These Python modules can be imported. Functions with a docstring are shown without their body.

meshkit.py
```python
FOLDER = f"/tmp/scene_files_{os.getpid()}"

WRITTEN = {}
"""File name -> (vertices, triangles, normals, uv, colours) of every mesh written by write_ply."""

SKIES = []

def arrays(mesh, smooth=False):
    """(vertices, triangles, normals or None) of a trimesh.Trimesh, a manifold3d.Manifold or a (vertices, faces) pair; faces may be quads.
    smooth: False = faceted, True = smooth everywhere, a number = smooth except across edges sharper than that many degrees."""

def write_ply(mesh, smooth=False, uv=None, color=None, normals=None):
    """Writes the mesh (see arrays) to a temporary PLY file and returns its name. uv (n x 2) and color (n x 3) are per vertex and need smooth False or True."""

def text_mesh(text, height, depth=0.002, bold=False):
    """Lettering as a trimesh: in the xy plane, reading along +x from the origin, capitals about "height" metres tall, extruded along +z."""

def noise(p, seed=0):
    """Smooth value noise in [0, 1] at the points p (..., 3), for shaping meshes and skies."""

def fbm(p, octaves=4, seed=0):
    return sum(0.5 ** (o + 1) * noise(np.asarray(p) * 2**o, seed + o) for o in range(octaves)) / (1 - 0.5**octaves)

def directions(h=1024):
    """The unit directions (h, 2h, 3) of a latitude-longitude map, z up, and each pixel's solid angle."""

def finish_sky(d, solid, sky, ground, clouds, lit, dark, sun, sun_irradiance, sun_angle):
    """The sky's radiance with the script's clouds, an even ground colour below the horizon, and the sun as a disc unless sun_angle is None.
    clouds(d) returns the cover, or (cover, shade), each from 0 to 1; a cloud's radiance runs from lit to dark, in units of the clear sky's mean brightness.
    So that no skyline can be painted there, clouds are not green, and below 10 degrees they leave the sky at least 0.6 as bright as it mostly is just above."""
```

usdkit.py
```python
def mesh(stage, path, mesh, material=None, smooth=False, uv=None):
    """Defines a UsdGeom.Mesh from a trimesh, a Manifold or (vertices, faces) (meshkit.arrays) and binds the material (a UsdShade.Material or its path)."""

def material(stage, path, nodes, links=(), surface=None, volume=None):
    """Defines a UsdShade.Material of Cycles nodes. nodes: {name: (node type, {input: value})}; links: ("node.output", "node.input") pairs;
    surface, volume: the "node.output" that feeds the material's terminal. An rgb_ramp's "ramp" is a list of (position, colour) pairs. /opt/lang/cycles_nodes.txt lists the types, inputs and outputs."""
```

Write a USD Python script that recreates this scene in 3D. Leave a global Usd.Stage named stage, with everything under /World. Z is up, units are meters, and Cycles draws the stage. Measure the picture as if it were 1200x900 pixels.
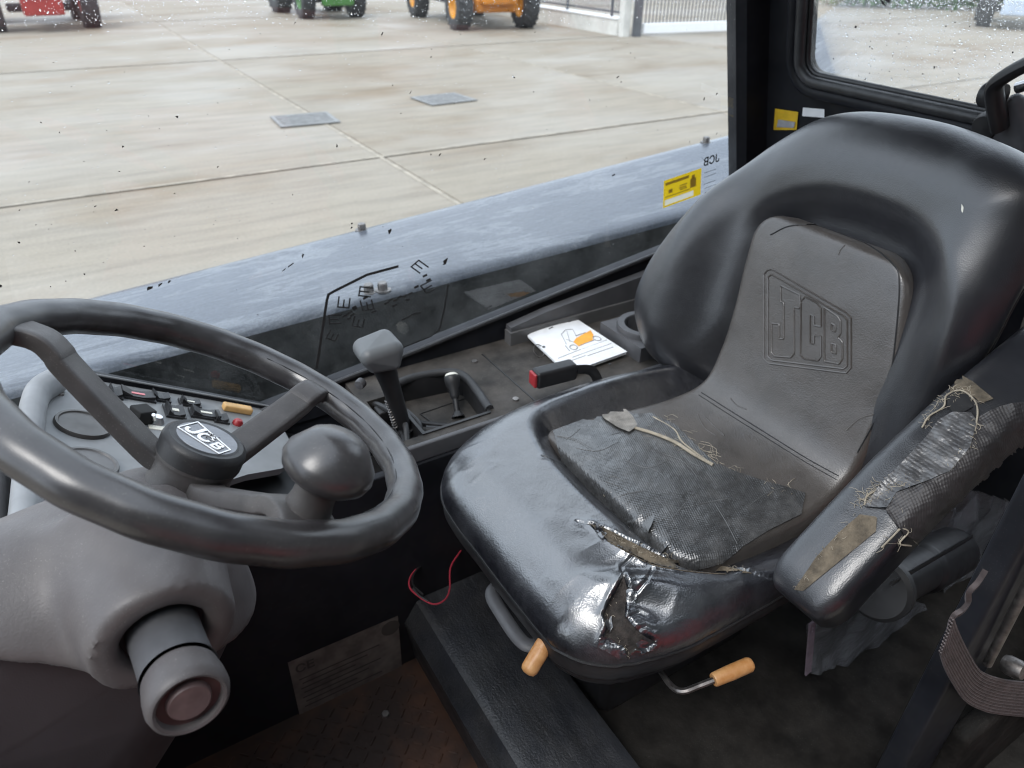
import math, random
import numpy as np, trimesh, manifold3d as m3
import shapely, shapely.geometry as sg
from scipy.spatial import Delaunay
import usdkit, meshkit
from pxr import Usd, UsdGeom, UsdLux, UsdShade, Gf, Sdf

stage = Usd.Stage.CreateInMemory()
UsdGeom.SetStageUpAxis(stage, 'Z'); UsdGeom.SetStageMetersPerUnit(stage, 1.0)
UsdGeom.Xform.Define(stage, '/World'); UsdGeom.Scope.Define(stage, '/World/Looks')
random.seed(7); RNG = np.random.default_rng(7)
A = np.array
# ------------------------------------------------------------------ camera, sky, sun, exposure
FPX, CAM = 835.0, A([0, 0, 2.15])
AZ, PITCH, ROLL = math.radians(31.5), math.radians(32.0), math.radians(0.8)
_f = A([math.sin(AZ)*math.cos(PITCH), math.cos(AZ)*math.cos(PITCH), -math.sin(PITCH)])
_r = A([math.cos(AZ), -math.sin(AZ), 0.0]); _u = np.cross(_r, _f)
RT = math.cos(ROLL)*_r + math.sin(ROLL)*_u; UP = -math.sin(ROLL)*_r + math.cos(ROLL)*_u; FW = _f
EXPOSURE = 1.15
SKY, SUN = 0.14, 0.22
cam = UsdGeom.Camera.Define(stage, '/World/camera')
cam.CreateHorizontalApertureAttr(36.0); cam.CreateVerticalApertureAttr(27.0); cam.CreateFocalLengthAttr(FPX/1200*36)
cam.CreateClippingRangeAttr(Gf.Vec2f(0.02, 2000)); cam.CreateExposureAttr(EXPOSURE)
cam.CreateFStopAttr(7.5); cam.CreateFocusDistanceAttr(0.82)
mtx = Gf.Matrix4d(*[float(v) for v in (*RT, 0, *UP, 0, *(-FW), 0, *CAM, 1)])
cam.AddTransformOp().Set(mtx)
sunv = A([-0.55, -0.25, 0.95]); sunv /= np.linalg.norm(sunv)
el, rot = math.asin(sunv[2]), math.atan2(sunv[0], sunv[1])
skymat = usdkit.material(stage, '/World/Looks/overcast_sky', {
    'sky': ('sky_texture', {'sky_type': 'single_scattering', 'sun_disc': False, 'sun_elevation': el, 'sun_rotation': rot}),
    'tc': ('texture_coordinate', {}),
    'n': ('noise_texture', {'scale': 2.2, 'detail': 5, 'roughness': 0.55}),
    'cl': ('rgb_ramp', {'ramp': [(0.3, (4.7, 5.4, 6.5)), (0.5, (6.4, 7.1, 8.0)), (0.7, (8.0, 8.6, 9.3))]}),
    'mx': ('mix_color', {'fac': 0.86}),
    'bg': ('background_shader', {'strength': SKY})},
    [('tc.generated', 'n.vector'), ('n.fac', 'cl.fac'), ('sky.color', 'mx.a'), ('cl.color', 'mx.b'), ('mx.result', 'bg.color')], surface='bg.background')
dome = UsdLux.DomeLight.Define(stage, '/World/sky')
UsdShade.MaterialBindingAPI.Apply(dome.GetPrim()).Bind(skymat)
sun = UsdLux.DistantLight.Define(stage, '/World/sun')
sun.CreateNormalizeAttr(True) if hasattr(sun, 'CreateNormalizeAttr') else None
sun.CreateIntensityAttr(SUN); sun.CreateAngleAttr(25.0); sun.CreateColorAttr(Gf.Vec3f(1, 0.97, 0.93))
zz = sunv; xx = np.cross([0, 1, 0], zz); xx /= np.linalg.norm(xx); yy = np.cross(zz, xx)
sun.AddTransformOp().Set(Gf.Matrix4d(*[float(v) for v in (*xx, 0, *yy, 0, *zz, 0, 0, 0, 50, 1)]))

# ------------------------------------------------------------------ naming
used = {}
def numbered(parent, name):
    k = (parent, name); n = used.get(k, 0); used[k] = n + 1
    return f'{parent}/{name}' + (f'_{n:03d}' if n else '')
def tag(prim, label=None, cat=None, group=None, kind=None):
    for k, v in (('label', label), ('category', cat), ('group', group), ('kind', kind)):
        if v: prim.SetCustomDataByKey(k, v)
    return prim
def thing(name, label, cat, loc=(0, 0, 0), rz=0, group=None, kind=None, parent='/World'):
    p = numbered(parent, name); x = UsdGeom.Xform.Define(stage, p)
    if any(loc) or rz: x.AddTranslateOp().Set(Gf.Vec3d(*map(float, loc))); x.AddRotateZOp().Set(float(rz))
    tag(x.GetPrim(), label, cat, group, kind); return p
def ob(parent, name, mesh, mat, smooth=40, label=None, cat=None, group=None, kind=None):
    p = numbered(parent, name)
    usdkit.mesh(stage, p, mesh, mat, smooth=smooth)
    tag(stage.GetPrimAtPath(p), label, cat, group, kind); return p
tag(dome.GetPrim(), kind='structure'); tag(sun.GetPrim(), kind='structure')
W_ = '/World'

# ------------------------------------------------------------------ materials
def M(name, col, rough=0.5, var=0.15, vs=12.0, rv=0.08, bump=0.0, bs=400.0, metal=0.0, spec=0.5, col2=None, lo=0.35, hi=0.65, detail=5, grain='noise', sc=(1, 1, 1), bump2=0.0, bs2=20.0, extra=None, coat=0.0, ior=1.5, dust=0.0, dcol=(.30, .28, .25)):
    c = A(col, float); c2 = A(col2, float) if col2 is not None else c*(1+var); c1 = c if col2 is not None else c*(1-var)
    N = {'tc': ('texture_coordinate', {}), 'mp': ('mapping', {'scale': sc}),
         'n': ('noise_texture', {'scale': vs, 'detail': detail, 'roughness': 0.6}),
         'r': ('rgb_ramp', {'ramp': [(lo, tuple(c1)), (hi, tuple(c2))]}),
         'rr': ('map_range', {'from_min': 0.3, 'from_max': 0.7, 'to_min': max(0.03, rough-rv), 'to_max': min(1, rough+rv)}),
         'n2': ('noise_texture', {'scale': vs*1.7, 'detail': 4, 'roughness': 0.6, 'distortion': 0.3}),
         'p': ('principled_bsdf', {'metallic': metal, 'specular_ior_level': spec, 'ior': ior, 'coat_weight': coat, 'coat_roughness': 0.1})}
    L = [('tc.object', 'mp.vector'), ('mp.vector', 'n.vector'), ('mp.vector', 'n2.vector'), ('n.fac', 'r.fac'), ('r.color', 'p.base_color'), ('n2.fac', 'rr.value'), ('rr.result', 'p.roughness')]
    if bump or bump2:
        src = None
        if bump2:
            N['n4'] = ('noise_texture', {'scale': bs2, 'detail': 4, 'roughness': 0.55}); N['b2'] = ('bump', {'strength': 1.0, 'distance': bump2})
            L += [('mp.vector', 'n4.vector'), ('n4.fac', 'b2.height')]; src = 'b2.normal'
        if bump:
            if grain == 'voronoi':
                N['n3'] = ('voronoi_texture', {'scale': bs, 'feature': 'f1'}); o = 'n3.distance'
            else:
                N['n3'] = ('noise_texture', {'scale': bs, 'detail': 3, 'roughness': 0.6}); o = 'n3.fac'
            N['b'] = ('bump', {'strength': 1.0, 'distance': bump})
            L += [('tc.object', 'n3.vector'), (o, 'b.height')]
            if src: L.append((src, 'b.normal'))
            src = 'b.normal'
        L.append((src, 'p.normal'))
    if dust:
        N.update({'d1': ('noise_texture', {'scale': 650, 'detail': 2}), 'd2': ('noise_texture', {'scale': 17, 'detail': 5, 'roughness': .65}), 'dr1': ('map_range', {'from_min': .62, 'from_max': .80, 'to_min': 0, 'to_max': .6, 'clamp': True}),
                  'dr2': ('map_range', {'from_min': .40, 'from_max': .68, 'to_min': .05, 'to_max': 1, 'clamp': True}), 'dm': ('math', {'math_type': 'multiply'}), 'da': ('math', {'math_type': 'multiply', 'value2': dust}),
                  'film': ('math', {'math_type': 'multiply_add', 'value2': .07*dust}), 'dx': ('mix_color', {'b': dcol})})
        L[:] = [l for l in L if l[1] != 'p.base_color']
        L += [('tc.object', 'd1.vector'), ('tc.object', 'd2.vector'), ('d1.fac', 'dr1.value'), ('d2.fac', 'dr2.value'), ('dr1.result', 'dm.value1'), ('dr2.result', 'dm.value2'), ('dm.value', 'da.value1'), ('dr2.result', 'film.value1'), ('da.value', 'film.value3'), ('film.value', 'dx.fac'), ('r.color', 'dx.a'), ('dx.result', 'p.base_color')]
    if extra: extra(N, L)
    return usdkit.material(stage, f'/World/Looks/{name}', N, L, surface='p.BSDF')

m_vinyl = M('black_vinyl', (.006, .006, .0075), .26, .35, 9, .10, bump=.00020, bs=460, grain='voronoi', bump2=.0020, bs2=14, spec=1.0, ior=1.85)
m_vinyl_back = M('black_vinyl_grained', (.006, .006, .0075), .34, .3, 5, .05, spec=.85, ior=1.55, bump=.00017, bs=620, dust=.10, grain='voronoi', bump2=.0012, bs2=14)
m_pad = M('worn_brown_grey_vinyl', (.055, .047, .041), .40) if False else M('worn_brown_grey_vinyl', (.047, .040, .035), .38, .25, 10, .08, bump=.00020, bs=480, grain='voronoi', bump2=.0010, bs2=24, spec=.9, dust=.25)
m_skirt = M('seat_side_vinyl', (.010, .010, .011), .42, .2, 15, .08, bump=.0002, bs=600, dust=.4)
def weave(N, L):
    N['w1'] = ('wave_texture', {'wave_type': 'bands', 'bands_direction': 'x', 'scale': 95, 'distortion': 1.2, 'detail': 1}); N['w2'] = ('wave_texture', {'wave_type': 'bands', 'bands_direction': 'y', 'scale': 95, 'distortion': 1.2, 'detail': 1})
    N['wm'] = ('math', {'math_type': 'add'}); N['wb'] = ('bump', {'strength': 0.45, 'distance': .0004})
    L[:] = [l for l in L if l[1] != 'p.normal']
    N['mr'] = ('vector_rotate', {'rotate_type': 'z_axis', 'angle': 0.35})
    L += [('tc.object', 'mr.vector'), ('mr.vector', 'w1.vector'), ('mr.vector', 'w2.vector'), ('w1.fac', 'wm.value1'), ('w2.fac', 'wm.value2'), ('wm.value', 'wb.height'), ('b2.normal', 'wb.normal'), ('wb.normal', 'p.normal')]
m_tape = M('worn_cloth_tape', (.022, .0215, .021), .30, .5, 30, .12, bump2=.0055, bs2=20, extra=weave, col2=(.075, .073, .071), lo=.45, hi=.8, spec=1.0, ior=1.55)
def weave2(N, L):
    N['w1'] = ('wave_texture', {'wave_type': 'bands', 'bands_direction': 'x', 'scale': 70, 'distortion': 2.5, 'detail': 2}); N['wb'] = ('bump', {'strength': 0.3, 'distance': .0006})
    L[:] = [l for l in L if l[1] != 'p.normal']
    L += [('tc.object', 'w1.vector'), ('w1.fac', 'wb.height'), ('b2.normal', 'wb.normal'), ('wb.normal', 'p.normal')]
m_tape2 = M('armrest_tape', (.04, .039, .04), .33, .5, 30, .12, bump2=.004, bs2=38, extra=weave2, col2=(.12, .118, .118), lo=.42, hi=.75, spec=.7)
m_rib = M('ribbed_cloth', (.026, .023, .023), .5, .3, 20, .08, bump2=.002, bs2=30, extra=weave)
m_foam = M('brown_foam', (.10, .080, .056), .95, .4, 60, .03, bump=.002, bs=180)
m_foam_dark = M('dirty_foam', (.026, .021, .018), .95, .5, 90, .03, bump=.003, bs=160)
m_thread = M('frayed_thread', (.30, .26, .20), .9, .3, 40)
m_wheel = M('steering_rubber', (.016, .0145, .015), .32, .25, 14, .10, bump=.00005, bs=900, spec=.8, dust=.5)
m_spoke = M('spoke_plastic', (.040, .036, .035), .5, .25, 25, .07, bump=.0002, bs=700, dust=.8)
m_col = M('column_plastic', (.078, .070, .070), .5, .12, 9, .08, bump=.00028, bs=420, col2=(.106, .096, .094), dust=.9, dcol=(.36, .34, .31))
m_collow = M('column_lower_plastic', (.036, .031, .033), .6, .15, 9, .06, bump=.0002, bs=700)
m_black = M('black_plastic', (.010, .010, .011), .45, spec=.4, dust=.35, var=.25, vs=20, rv=.08, bump=.00015, bs=800) if True else M('x', (.013, .013, .014), .45, .25, 20, .08, bump=.00015, bs=800)
m_blackp = M('black_paint', (.010, .0107, .0135), .45, spec=.16, dust=.25, var=.3, vs=7, rv=.1, bump=.0001, bs=300, bump2=.0008, bs2=12) if True else M('x', (.012, .013, .017), .42, .3, 7, .1, bump=.0001, bs=300, bump2=.0008, bs2=12)
m_rub = M('black_rubber', (.016, .016, .017), .55, .3, 15, .1, bump=.0002, bs=500)
m_dash = M('dash_grey', (.155, .16, .163), .5, .1, 16, .08, bump=.0001, bs=900)
m_dashd = M('dash_dark_grey', (.085, .083, .083), .5, .15, 16, .08, bump=.00015, bs=900)
m_grey = M('grey_plastic', (.065, .065, .069), .5, .15, 20, .08, bump=.00012, bs=900)
m_lgrey = M('lever_grey', (.085, .09, .092), .45, .1, 30, .06, bump=.00008, bs=900)
m_chrome = M('bright_metal', (.62, .62, .63), .3, .1, 30, metal=1.0)
m_steel = M('dull_steel', (.20, .185, .175), .45, .3, 60, .12, metal=1.0, bump=.0002, bs=300)
m_rust = M('rusty_steel', (.16, .075, .04), .8, .4, 18, bump=.001, bs=120)
m_console = M('dusty_console', (.016, .015, .014), .7, spec=.25, var=.4, vs=14, rv=.1, bump=.0005, bs=260, col2=(.056, .050, .045), dust=1.0) if True else M('x', (.018, .017, .016), .65, .4, 14, .1, bump=.0005, bs=260, col2=(.060, .054, .049), dust=1.0)
m_mat = M('dusty_rubber_mat', (.007, .0066, .0062), 0.8, .3, 9, .15, spec=.08, bump=.0012, bs=140, dust=.5, col2=(.020, .018, .016), bump2=.002, bs2=25)
m_floor = M('rusty_floor_plate', (.022, .013, .010), .55, .4, 7, .15, bump=.0006, bs=160, col2=(.085, .036, .018), lo=.42, hi=.75, spec=.3)
m_hump = M('worn_black_hump', (.014, .015, .018), .42, .35, 8, .12, dust=.6, bump=.0012, bs=240, sc=(4, 1, 1), bump2=.001, bs2=30)
m_tan = M('tan_knob', (.36, .15, .04), .42, .2, 45, .08, col2=(.50, .28, .12))
m_red = M('red_plastic', (.26, .016, .02), .45, .15, 50)
m_paper = M('white_paper', (.72, .73, .74), .7, .05, 30)
m_ink = M('black_ink', (.02, .02, .02), .6, .1, 30)
m_pink = M('pink_print', (.6, .2, .22), .6, .1, 30)
m_orangeprint = M('orange_print', (.80, .36, .04), .6, .1, 60)
m_greyprint = M('grey_print', (.33, .33, .34), .6, .1, 60)
m_yellow = M('yellow_label', (.68, .43, .018), .5, .12, 40)
m_pale = M('pale_label', (.62, .60, .52), .6, .1, 40)
m_silver = M('silver_badge', (.17, .175, .19), .35, .08, 60, metal=.4)
m_white = M('white_enamel', (.78, .79, .80), .45, .05, 60)
m_plate = M('data_plate', (.15, .135, .12), .5, .3, 30, metal=.4)
m_plateink = M('data_plate_print', (.05, .045, .04), .6, .1, 30)
m_web = M('seat_belt_webbing', (.085, .068, .066), .75, .25, 70, bump=.0004, bs=900)
m_wood = M('wood_strip', (.45, .27, .10), .55, .2, 40)
m_wire_red = M('red_wire', (.35, .03, .05), .45)
m_seal = M('window_seal_rubber', (.020, .020, .021), .38, .3, 30, .1, bump=.0003, bs=500)
m_dirt = M('dirt_flake', (.025, .022, .020), .8)
m_bracket = M('lilac_bracket', (.20, .16, .19), .5, .2, 40)

def glass(name, h0, h1):
  return usdkit.material(stage, f'/World/Looks/{name}', {
    'tc': ('texture_coordinate', {}), 'n': ('noise_texture', {'scale': 7, 'detail': 6, 'roughness': .65}),
    'f': ('fresnel', {'IOR': 1.5}), 't': ('transparent_bsdf', {'color': (.93, .95, .95)}), 'g': ('glossy_bsdf', {'roughness': 0.0, 'color': (1, 1, 1)}),
    'd': ('translucent_bsdf', {'color': (.75, .75, .72)}), 'd2': ('diffuse_bsdf', {'color': (.6, .6, .57)}), 'dm': ('mix_closure', {'fac': .3}),
    'hz': ('map_range', {'from_min': .35, 'from_max': .75, 'to_min': h0, 'to_max': h1}),
    'm': ('mix_closure', {}), 'm2': ('mix_closure', {})},
    [('f.fac', 'm.fac'), ('t.BSDF', 'm.closure1'), ('g.BSDF', 'm.closure2'), ('tc.object', 'n.vector'), ('n.fac', 'hz.value'), ('hz.result', 'm2.fac'),
     ('d.BSDF', 'dm.closure1'), ('d2.BSDF', 'dm.closure2'), ('m.closure', 'm2.closure1'), ('dm.closure', 'm2.closure2')], surface='m2.closure')
m_glass, m_glass_fog = glass('wet_window_glass', .004, .03), glass('fogged_window_glass', .03, .11)
m_drop = usdkit.material(stage, '/World/Looks/rain_drop', {'p': ('principled_bsdf', {'base_color': (1, 1, 1), 'roughness': .02, 'ior': 1.33, 'transmission_weight': 1.0})}, [], surface='p.BSDF')
m_film = usdkit.material(stage, '/World/Looks/clear_film', {
    'tc': ('texture_coordinate', {}), 'n': ('noise_texture', {'scale': 25, 'detail': 4}), 'b': ('bump', {'strength': 1, 'distance': .006}),
    'f': ('layer_weight', {'blend': .42}), 't': ('transparent_bsdf', {'color': (.88, .88, .9)}), 'g': ('glossy_bsdf', {'roughness': .08, 'color': (1, 1, 1)}),
    'd': ('diffuse_bsdf', {'color': (.32, .32, .34)}), 'md': ('mix_closure', {'fac': .24}), 'm': ('mix_closure', {})},
    [('tc.object', 'n.vector'), ('n.fac', 'b.height'), ('b.normal', 'g.normal'), ('b.normal', 'f.normal'), ('f.fresnel', 'm.fac'), ('t.BSDF', 'md.closure1'), ('d.BSDF', 'md.closure2'), ('md.closure', 'm.closure1'), ('g.BSDF', 'm.closure2')], surface='m.closure')

def sticker(name, col):
    return usdkit.material(stage, f'/World/Looks/{name}', {'t': ('translucent_bsdf', {'color': col}), 'd': ('diffuse_bsdf', {'color': col}), 'm': ('mix_closure', {'fac': .45})}, [('t.BSDF', 'm.closure1'), ('d.BSDF', 'm.closure2')], surface='m.closure')
m_stk_yel, m_stk_pale, m_stk_grey = sticker('yellow_film_sticker', (.80, .55, .02)), sticker('pale_film_sticker', (.80, .76, .62)), sticker('brown_film_print', (.40, .32, .16))
def concrete(name, seedloc, col, warm):
    return usdkit.material(stage, f'/World/Looks/{name}', {
        'tc': ('texture_coordinate', {}), 'mp': ('mapping', {'scale': (0.35, 2.6, 1), 'location': seedloc}), 'mq': ('mapping', {'scale': (.6, 1.0, 1), 'location': seedloc}),
        'streak': ('noise_texture', {'scale': 2.2, 'detail': 7, 'roughness': .7}), 'blot': ('noise_texture', {'scale': .55, 'detail': 6, 'roughness': .6, 'distortion': .4}),
        'fine': ('noise_texture', {'scale': 38, 'detail': 4}), 'wetn': ('noise_texture', {'scale': .4, 'detail': 4, 'distortion': .5}),
        'r1': ('rgb_ramp', {'ramp': [(.33, tuple(A(col)*.80)), (.52, tuple(col)), (.7, tuple(A(col)*1.12))]}),
        'r2': ('rgb_ramp', {'ramp': [(.30, tuple(warm)), (.50, (1, 1, 1)), (.75, (1.04, 1.03, 1.0))]}),
        'r3': ('rgb_ramp', {'ramp': [(.3, (.9, .9, .9)), (.7, (1.08, 1.08, 1.08))]}),
        'mx': ('mix_color', {'blend_type': 'multiply', 'fac': 1.0}), 'mx2': ('mix_color', {'blend_type': 'multiply', 'fac': 1.0}),
        'wet': ('map_range', {'from_min': .42, 'from_max': .60, 'to_min': .85, 'to_max': .50, 'clamp': True}), 'b': ('bump', {'strength': .5, 'distance': .004}),
        'p': ('principled_bsdf', {'specular_ior_level': .35})},
        [('tc.object', 'mp.vector'), ('tc.object', 'mq.vector'), ('mp.vector', 'streak.vector'), ('mq.vector', 'blot.vector'), ('tc.object', 'fine.vector'), ('mq.vector', 'wetn.vector'),
         ('streak.fac', 'r1.fac'), ('blot.fac', 'r2.fac'), ('fine.fac', 'r3.fac'), ('r1.color', 'mx.a'), ('r2.color', 'mx.b'), ('mx.result', 'mx2.a'), ('r3.color', 'mx2.b'), ('mx2.result', 'p.base_color'),
         ('wetn.fac', 'wet.value'), ('wet.result', 'p.roughness'), ('streak.fac', 'b.height'), ('b.normal', 'p.normal')], surface='p.BSDF')
m_slabs = [concrete('yard_concrete', (0, 0, 0), (.258, .224, .176), (.78, .68, .57)), concrete('yard_concrete_pale', (5.3, 2.2, 0), (.270, .238, .192), (.82, .73, .63)), concrete('yard_concrete_grey', (1.7, 9.4, 0), (.262, .230, .183), (.76, .67, .57))]
m_strip = M('pale_joint_strip', (.31, .272, .215), .8, .3, 5)
m_joint = M('joint_sealant', (.24, .21, .17), .8, .2, 3, bump=.002, bs=40, sc=(1, 1, 1))
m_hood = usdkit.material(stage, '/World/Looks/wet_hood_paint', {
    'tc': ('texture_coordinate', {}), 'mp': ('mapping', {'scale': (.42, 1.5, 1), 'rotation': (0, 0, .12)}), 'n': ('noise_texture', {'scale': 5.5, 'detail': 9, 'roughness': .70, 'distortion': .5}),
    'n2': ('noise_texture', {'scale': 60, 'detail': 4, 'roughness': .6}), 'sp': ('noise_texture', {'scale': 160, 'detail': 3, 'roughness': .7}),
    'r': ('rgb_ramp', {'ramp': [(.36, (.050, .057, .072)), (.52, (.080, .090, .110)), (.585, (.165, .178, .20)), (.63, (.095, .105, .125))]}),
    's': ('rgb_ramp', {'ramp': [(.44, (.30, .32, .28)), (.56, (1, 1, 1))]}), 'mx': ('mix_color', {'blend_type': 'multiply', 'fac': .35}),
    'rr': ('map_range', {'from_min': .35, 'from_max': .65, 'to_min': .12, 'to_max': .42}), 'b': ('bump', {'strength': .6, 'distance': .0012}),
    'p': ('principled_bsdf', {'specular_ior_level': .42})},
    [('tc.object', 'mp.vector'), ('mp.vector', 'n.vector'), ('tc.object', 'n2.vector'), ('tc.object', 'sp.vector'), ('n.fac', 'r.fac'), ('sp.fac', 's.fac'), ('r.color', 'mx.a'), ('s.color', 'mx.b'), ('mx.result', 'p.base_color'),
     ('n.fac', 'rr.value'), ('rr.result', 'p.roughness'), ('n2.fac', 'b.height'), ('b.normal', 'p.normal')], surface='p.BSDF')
m_hoodside = M('mossy_hood_side', (.006, .0075, .0075), .5, .3, 45, .15, bump=.0006, bs=200, col2=(.026, .031, .028), lo=.52, hi=.80, detail=8, spec=.2)
m_tyre = M('tyre_rubber', (.032, .032, .034), .7, .3, 8, bump=.002, bs=60)
m_vorange = M('machine_orange_paint', (.56, .20, .018), .35, .12, 3)
m_vgreen = M('tractor_green_paint', (.05, .15, .035), .35, .12, 3)
m_vred = M('machine_red_paint', (.26, .03, .026), .35, .12, 3)
m_vblue = M('pale_blue_paint', (.45, .52, .62), .35, .12, 3)
m_vdark = M('machine_dark_steel', (.035, .035, .038), .5, .2, 4)
m_vyel = M('rim_yellow_paint', (.58, .26, .02), .4, .1, 4)
m_vwin = M('vehicle_glass', (.05, .06, .07), .08, .1, 4)
m_fence = M('grey_fence_steel', (.07, .075, .085), .5, .15, 4)
m_wall = M('pale_render_wall', (.60, .59, .55), .85, .12, 3, bump=.002, bs=60)
m_clad = M('dark_green_cladding', (.035, .045, .04), .5, .2, 2)
m_leaf = M('hedge_leaf', (.045, .10, .03), .6, .5, 1.5, col2=(.085, .16, .05), spec=.2)
m_grate = M('drain_grate_iron', (.19, .19, .185), .6, .2, 8)

# ------------------------------------------------------------------ geometry helpers
def ray(px, py): return (px-600)/FPX*RT - (py-450)/FPX*UP + FW
def onp(px, py, n, d):
    D = ray(px, py); n = A(n, float); return CAM + (d-n@CAM)/(n@D)*D
def atz(px, py, z): return onp(px, py, (0, 0, 1), z)
def atx(px, py, x): return onp(px, py, (1, 0, 0), x)
def aty(px, py, y): return onp(px, py, (0, 1, 0), y)
def unit(v): v = A(v, float); return v/np.linalg.norm(v)
def T(v, f): return trimesh.Trimesh(np.asarray(v, float), np.asarray(f), process=False)
def cat(ms): return trimesh.util.concatenate([m for m in ms if m is not None])
def man(m): m = m.to_mesh(); return T(m.vert_properties[:, :3], m.tri_verts)
def rbox(size, r=.003, seg=8):
    s = A(size, float)/2; r = min(r, *(s*.98))
    sp = m3.Manifold.sphere(r, seg)
    return man(m3.Manifold.batch_hull([sp.translate(tuple((s-r)*A(k))) for k in np.ndindex(2, 2, 2) for k in [tuple(2*A(k)-1)]]))
def frame_m(o, U, V, N=None):
    U = unit(U); V = A(V, float); V = unit(V-(V@U)*U); N = np.cross(U, V) if N is None else N
    m = np.eye(4); m[:3, 0], m[:3, 1], m[:3, 2], m[:3, 3] = U, V, N, o; return m
def place(mesh, o, U=(1, 0, 0), V=(0, 1, 0)):
    m = mesh.copy(); m.apply_transform(frame_m(o, U, V)); return m
def box(lo, hi, r=.003): lo, hi = A(lo, float), A(hi, float); m = rbox(hi-lo, r); m.apply_translation((lo+hi)/2); return m
def spline(P, n, closed=False):
    P = A(P, float); k = len(P)
    if closed: Q = np.vstack([P[-1], P, P[0], P[1]]); segs = k
    else: Q = np.vstack([2*P[0]-P[1], P, 2*P[-1]-P[-2]]); segs = k-1
    t = np.linspace(0, segs, n, endpoint=not closed); i = np.minimum(t.astype(int), segs-1); f = (t-i)[:, None]
    a, b, c, d = Q[i], Q[i+1], Q[i+2], Q[i+3]
    return .5*(2*b+(c-a)*f+(2*a-5*b+4*c-d)*f**2+(3*b-a-3*c+d)*f**3)
def tube(P, r, n=10, closed=False, caps=True, sx=1.0, up=None):
    P = A(P, float); k = len(P); r = np.broadcast_to(r, k)
    Tn = (np.roll(P, -1, 0)-np.roll(P, 1, 0)) if closed else np.gradient(P, axis=0)
    Tn /= np.maximum(np.linalg.norm(Tn, axis=1, keepdims=True), 1e-12)
    u = np.cross(Tn[0], up if up is not None else ([0, 0, 1] if abs(Tn[0][2]) < .9 else [1, 0, 0])); u = unit(u); V = []
    a = np.linspace(0, 2*np.pi, n, endpoint=False)
    for i in range(k):
        if up is not None: u = unit(np.cross(Tn[i], up))
        else: u = unit(u-(u@Tn[i])*Tn[i])
        w = np.cross(Tn[i], u)
        V.append(P[i]+r[i]*(sx*np.cos(a)[:, None]*u+np.sin(a)[:, None]*w))
    V = np.vstack(V); F = []
    for i in range(k if closed else k-1):
        j = (i+1) % k
        for q in range(n):
            s = (q+1) % n; F += [(i*n+q, i*n+s, j*n+s), (i*n+q, j*n+s, j*n+q)]
    if not closed and caps:
        c0, c1 = len(V), len(V)+1; V = np.vstack([V, P[0], P[-1]])
        for q in range(n): s = (q+1) % n; F += [(c0, s, q), (c1, (k-1)*n+q, (k-1)*n+s)]
    return T(V, F)
def lathe(prof, o=(0, 0, 0), axis=(0, 0, 1), n=40):
    prof = A(prof, float); w = unit(axis); u = unit(np.cross(w, [0, 0, 1] if abs(w[2]) < .9 else [1, 0, 0])); v = np.cross(w, u)
    a = np.linspace(0, 2*np.pi, n, endpoint=False); V = []
    for r, h in prof: V.append(A(o)+h*w+max(r, 1e-6)*(np.cos(a)[:, None]*u+np.sin(a)[:, None]*v))
    V = np.vstack(V); F = []
    for i in range(len(prof)-1):
        for q in range(n): s = (q+1) % n; F += [(i*n+q, i*n+s, (i+1)*n+s), (i*n+q, (i+1)*n+s, (i+1)*n+q)]
    return T(V, F)
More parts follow.
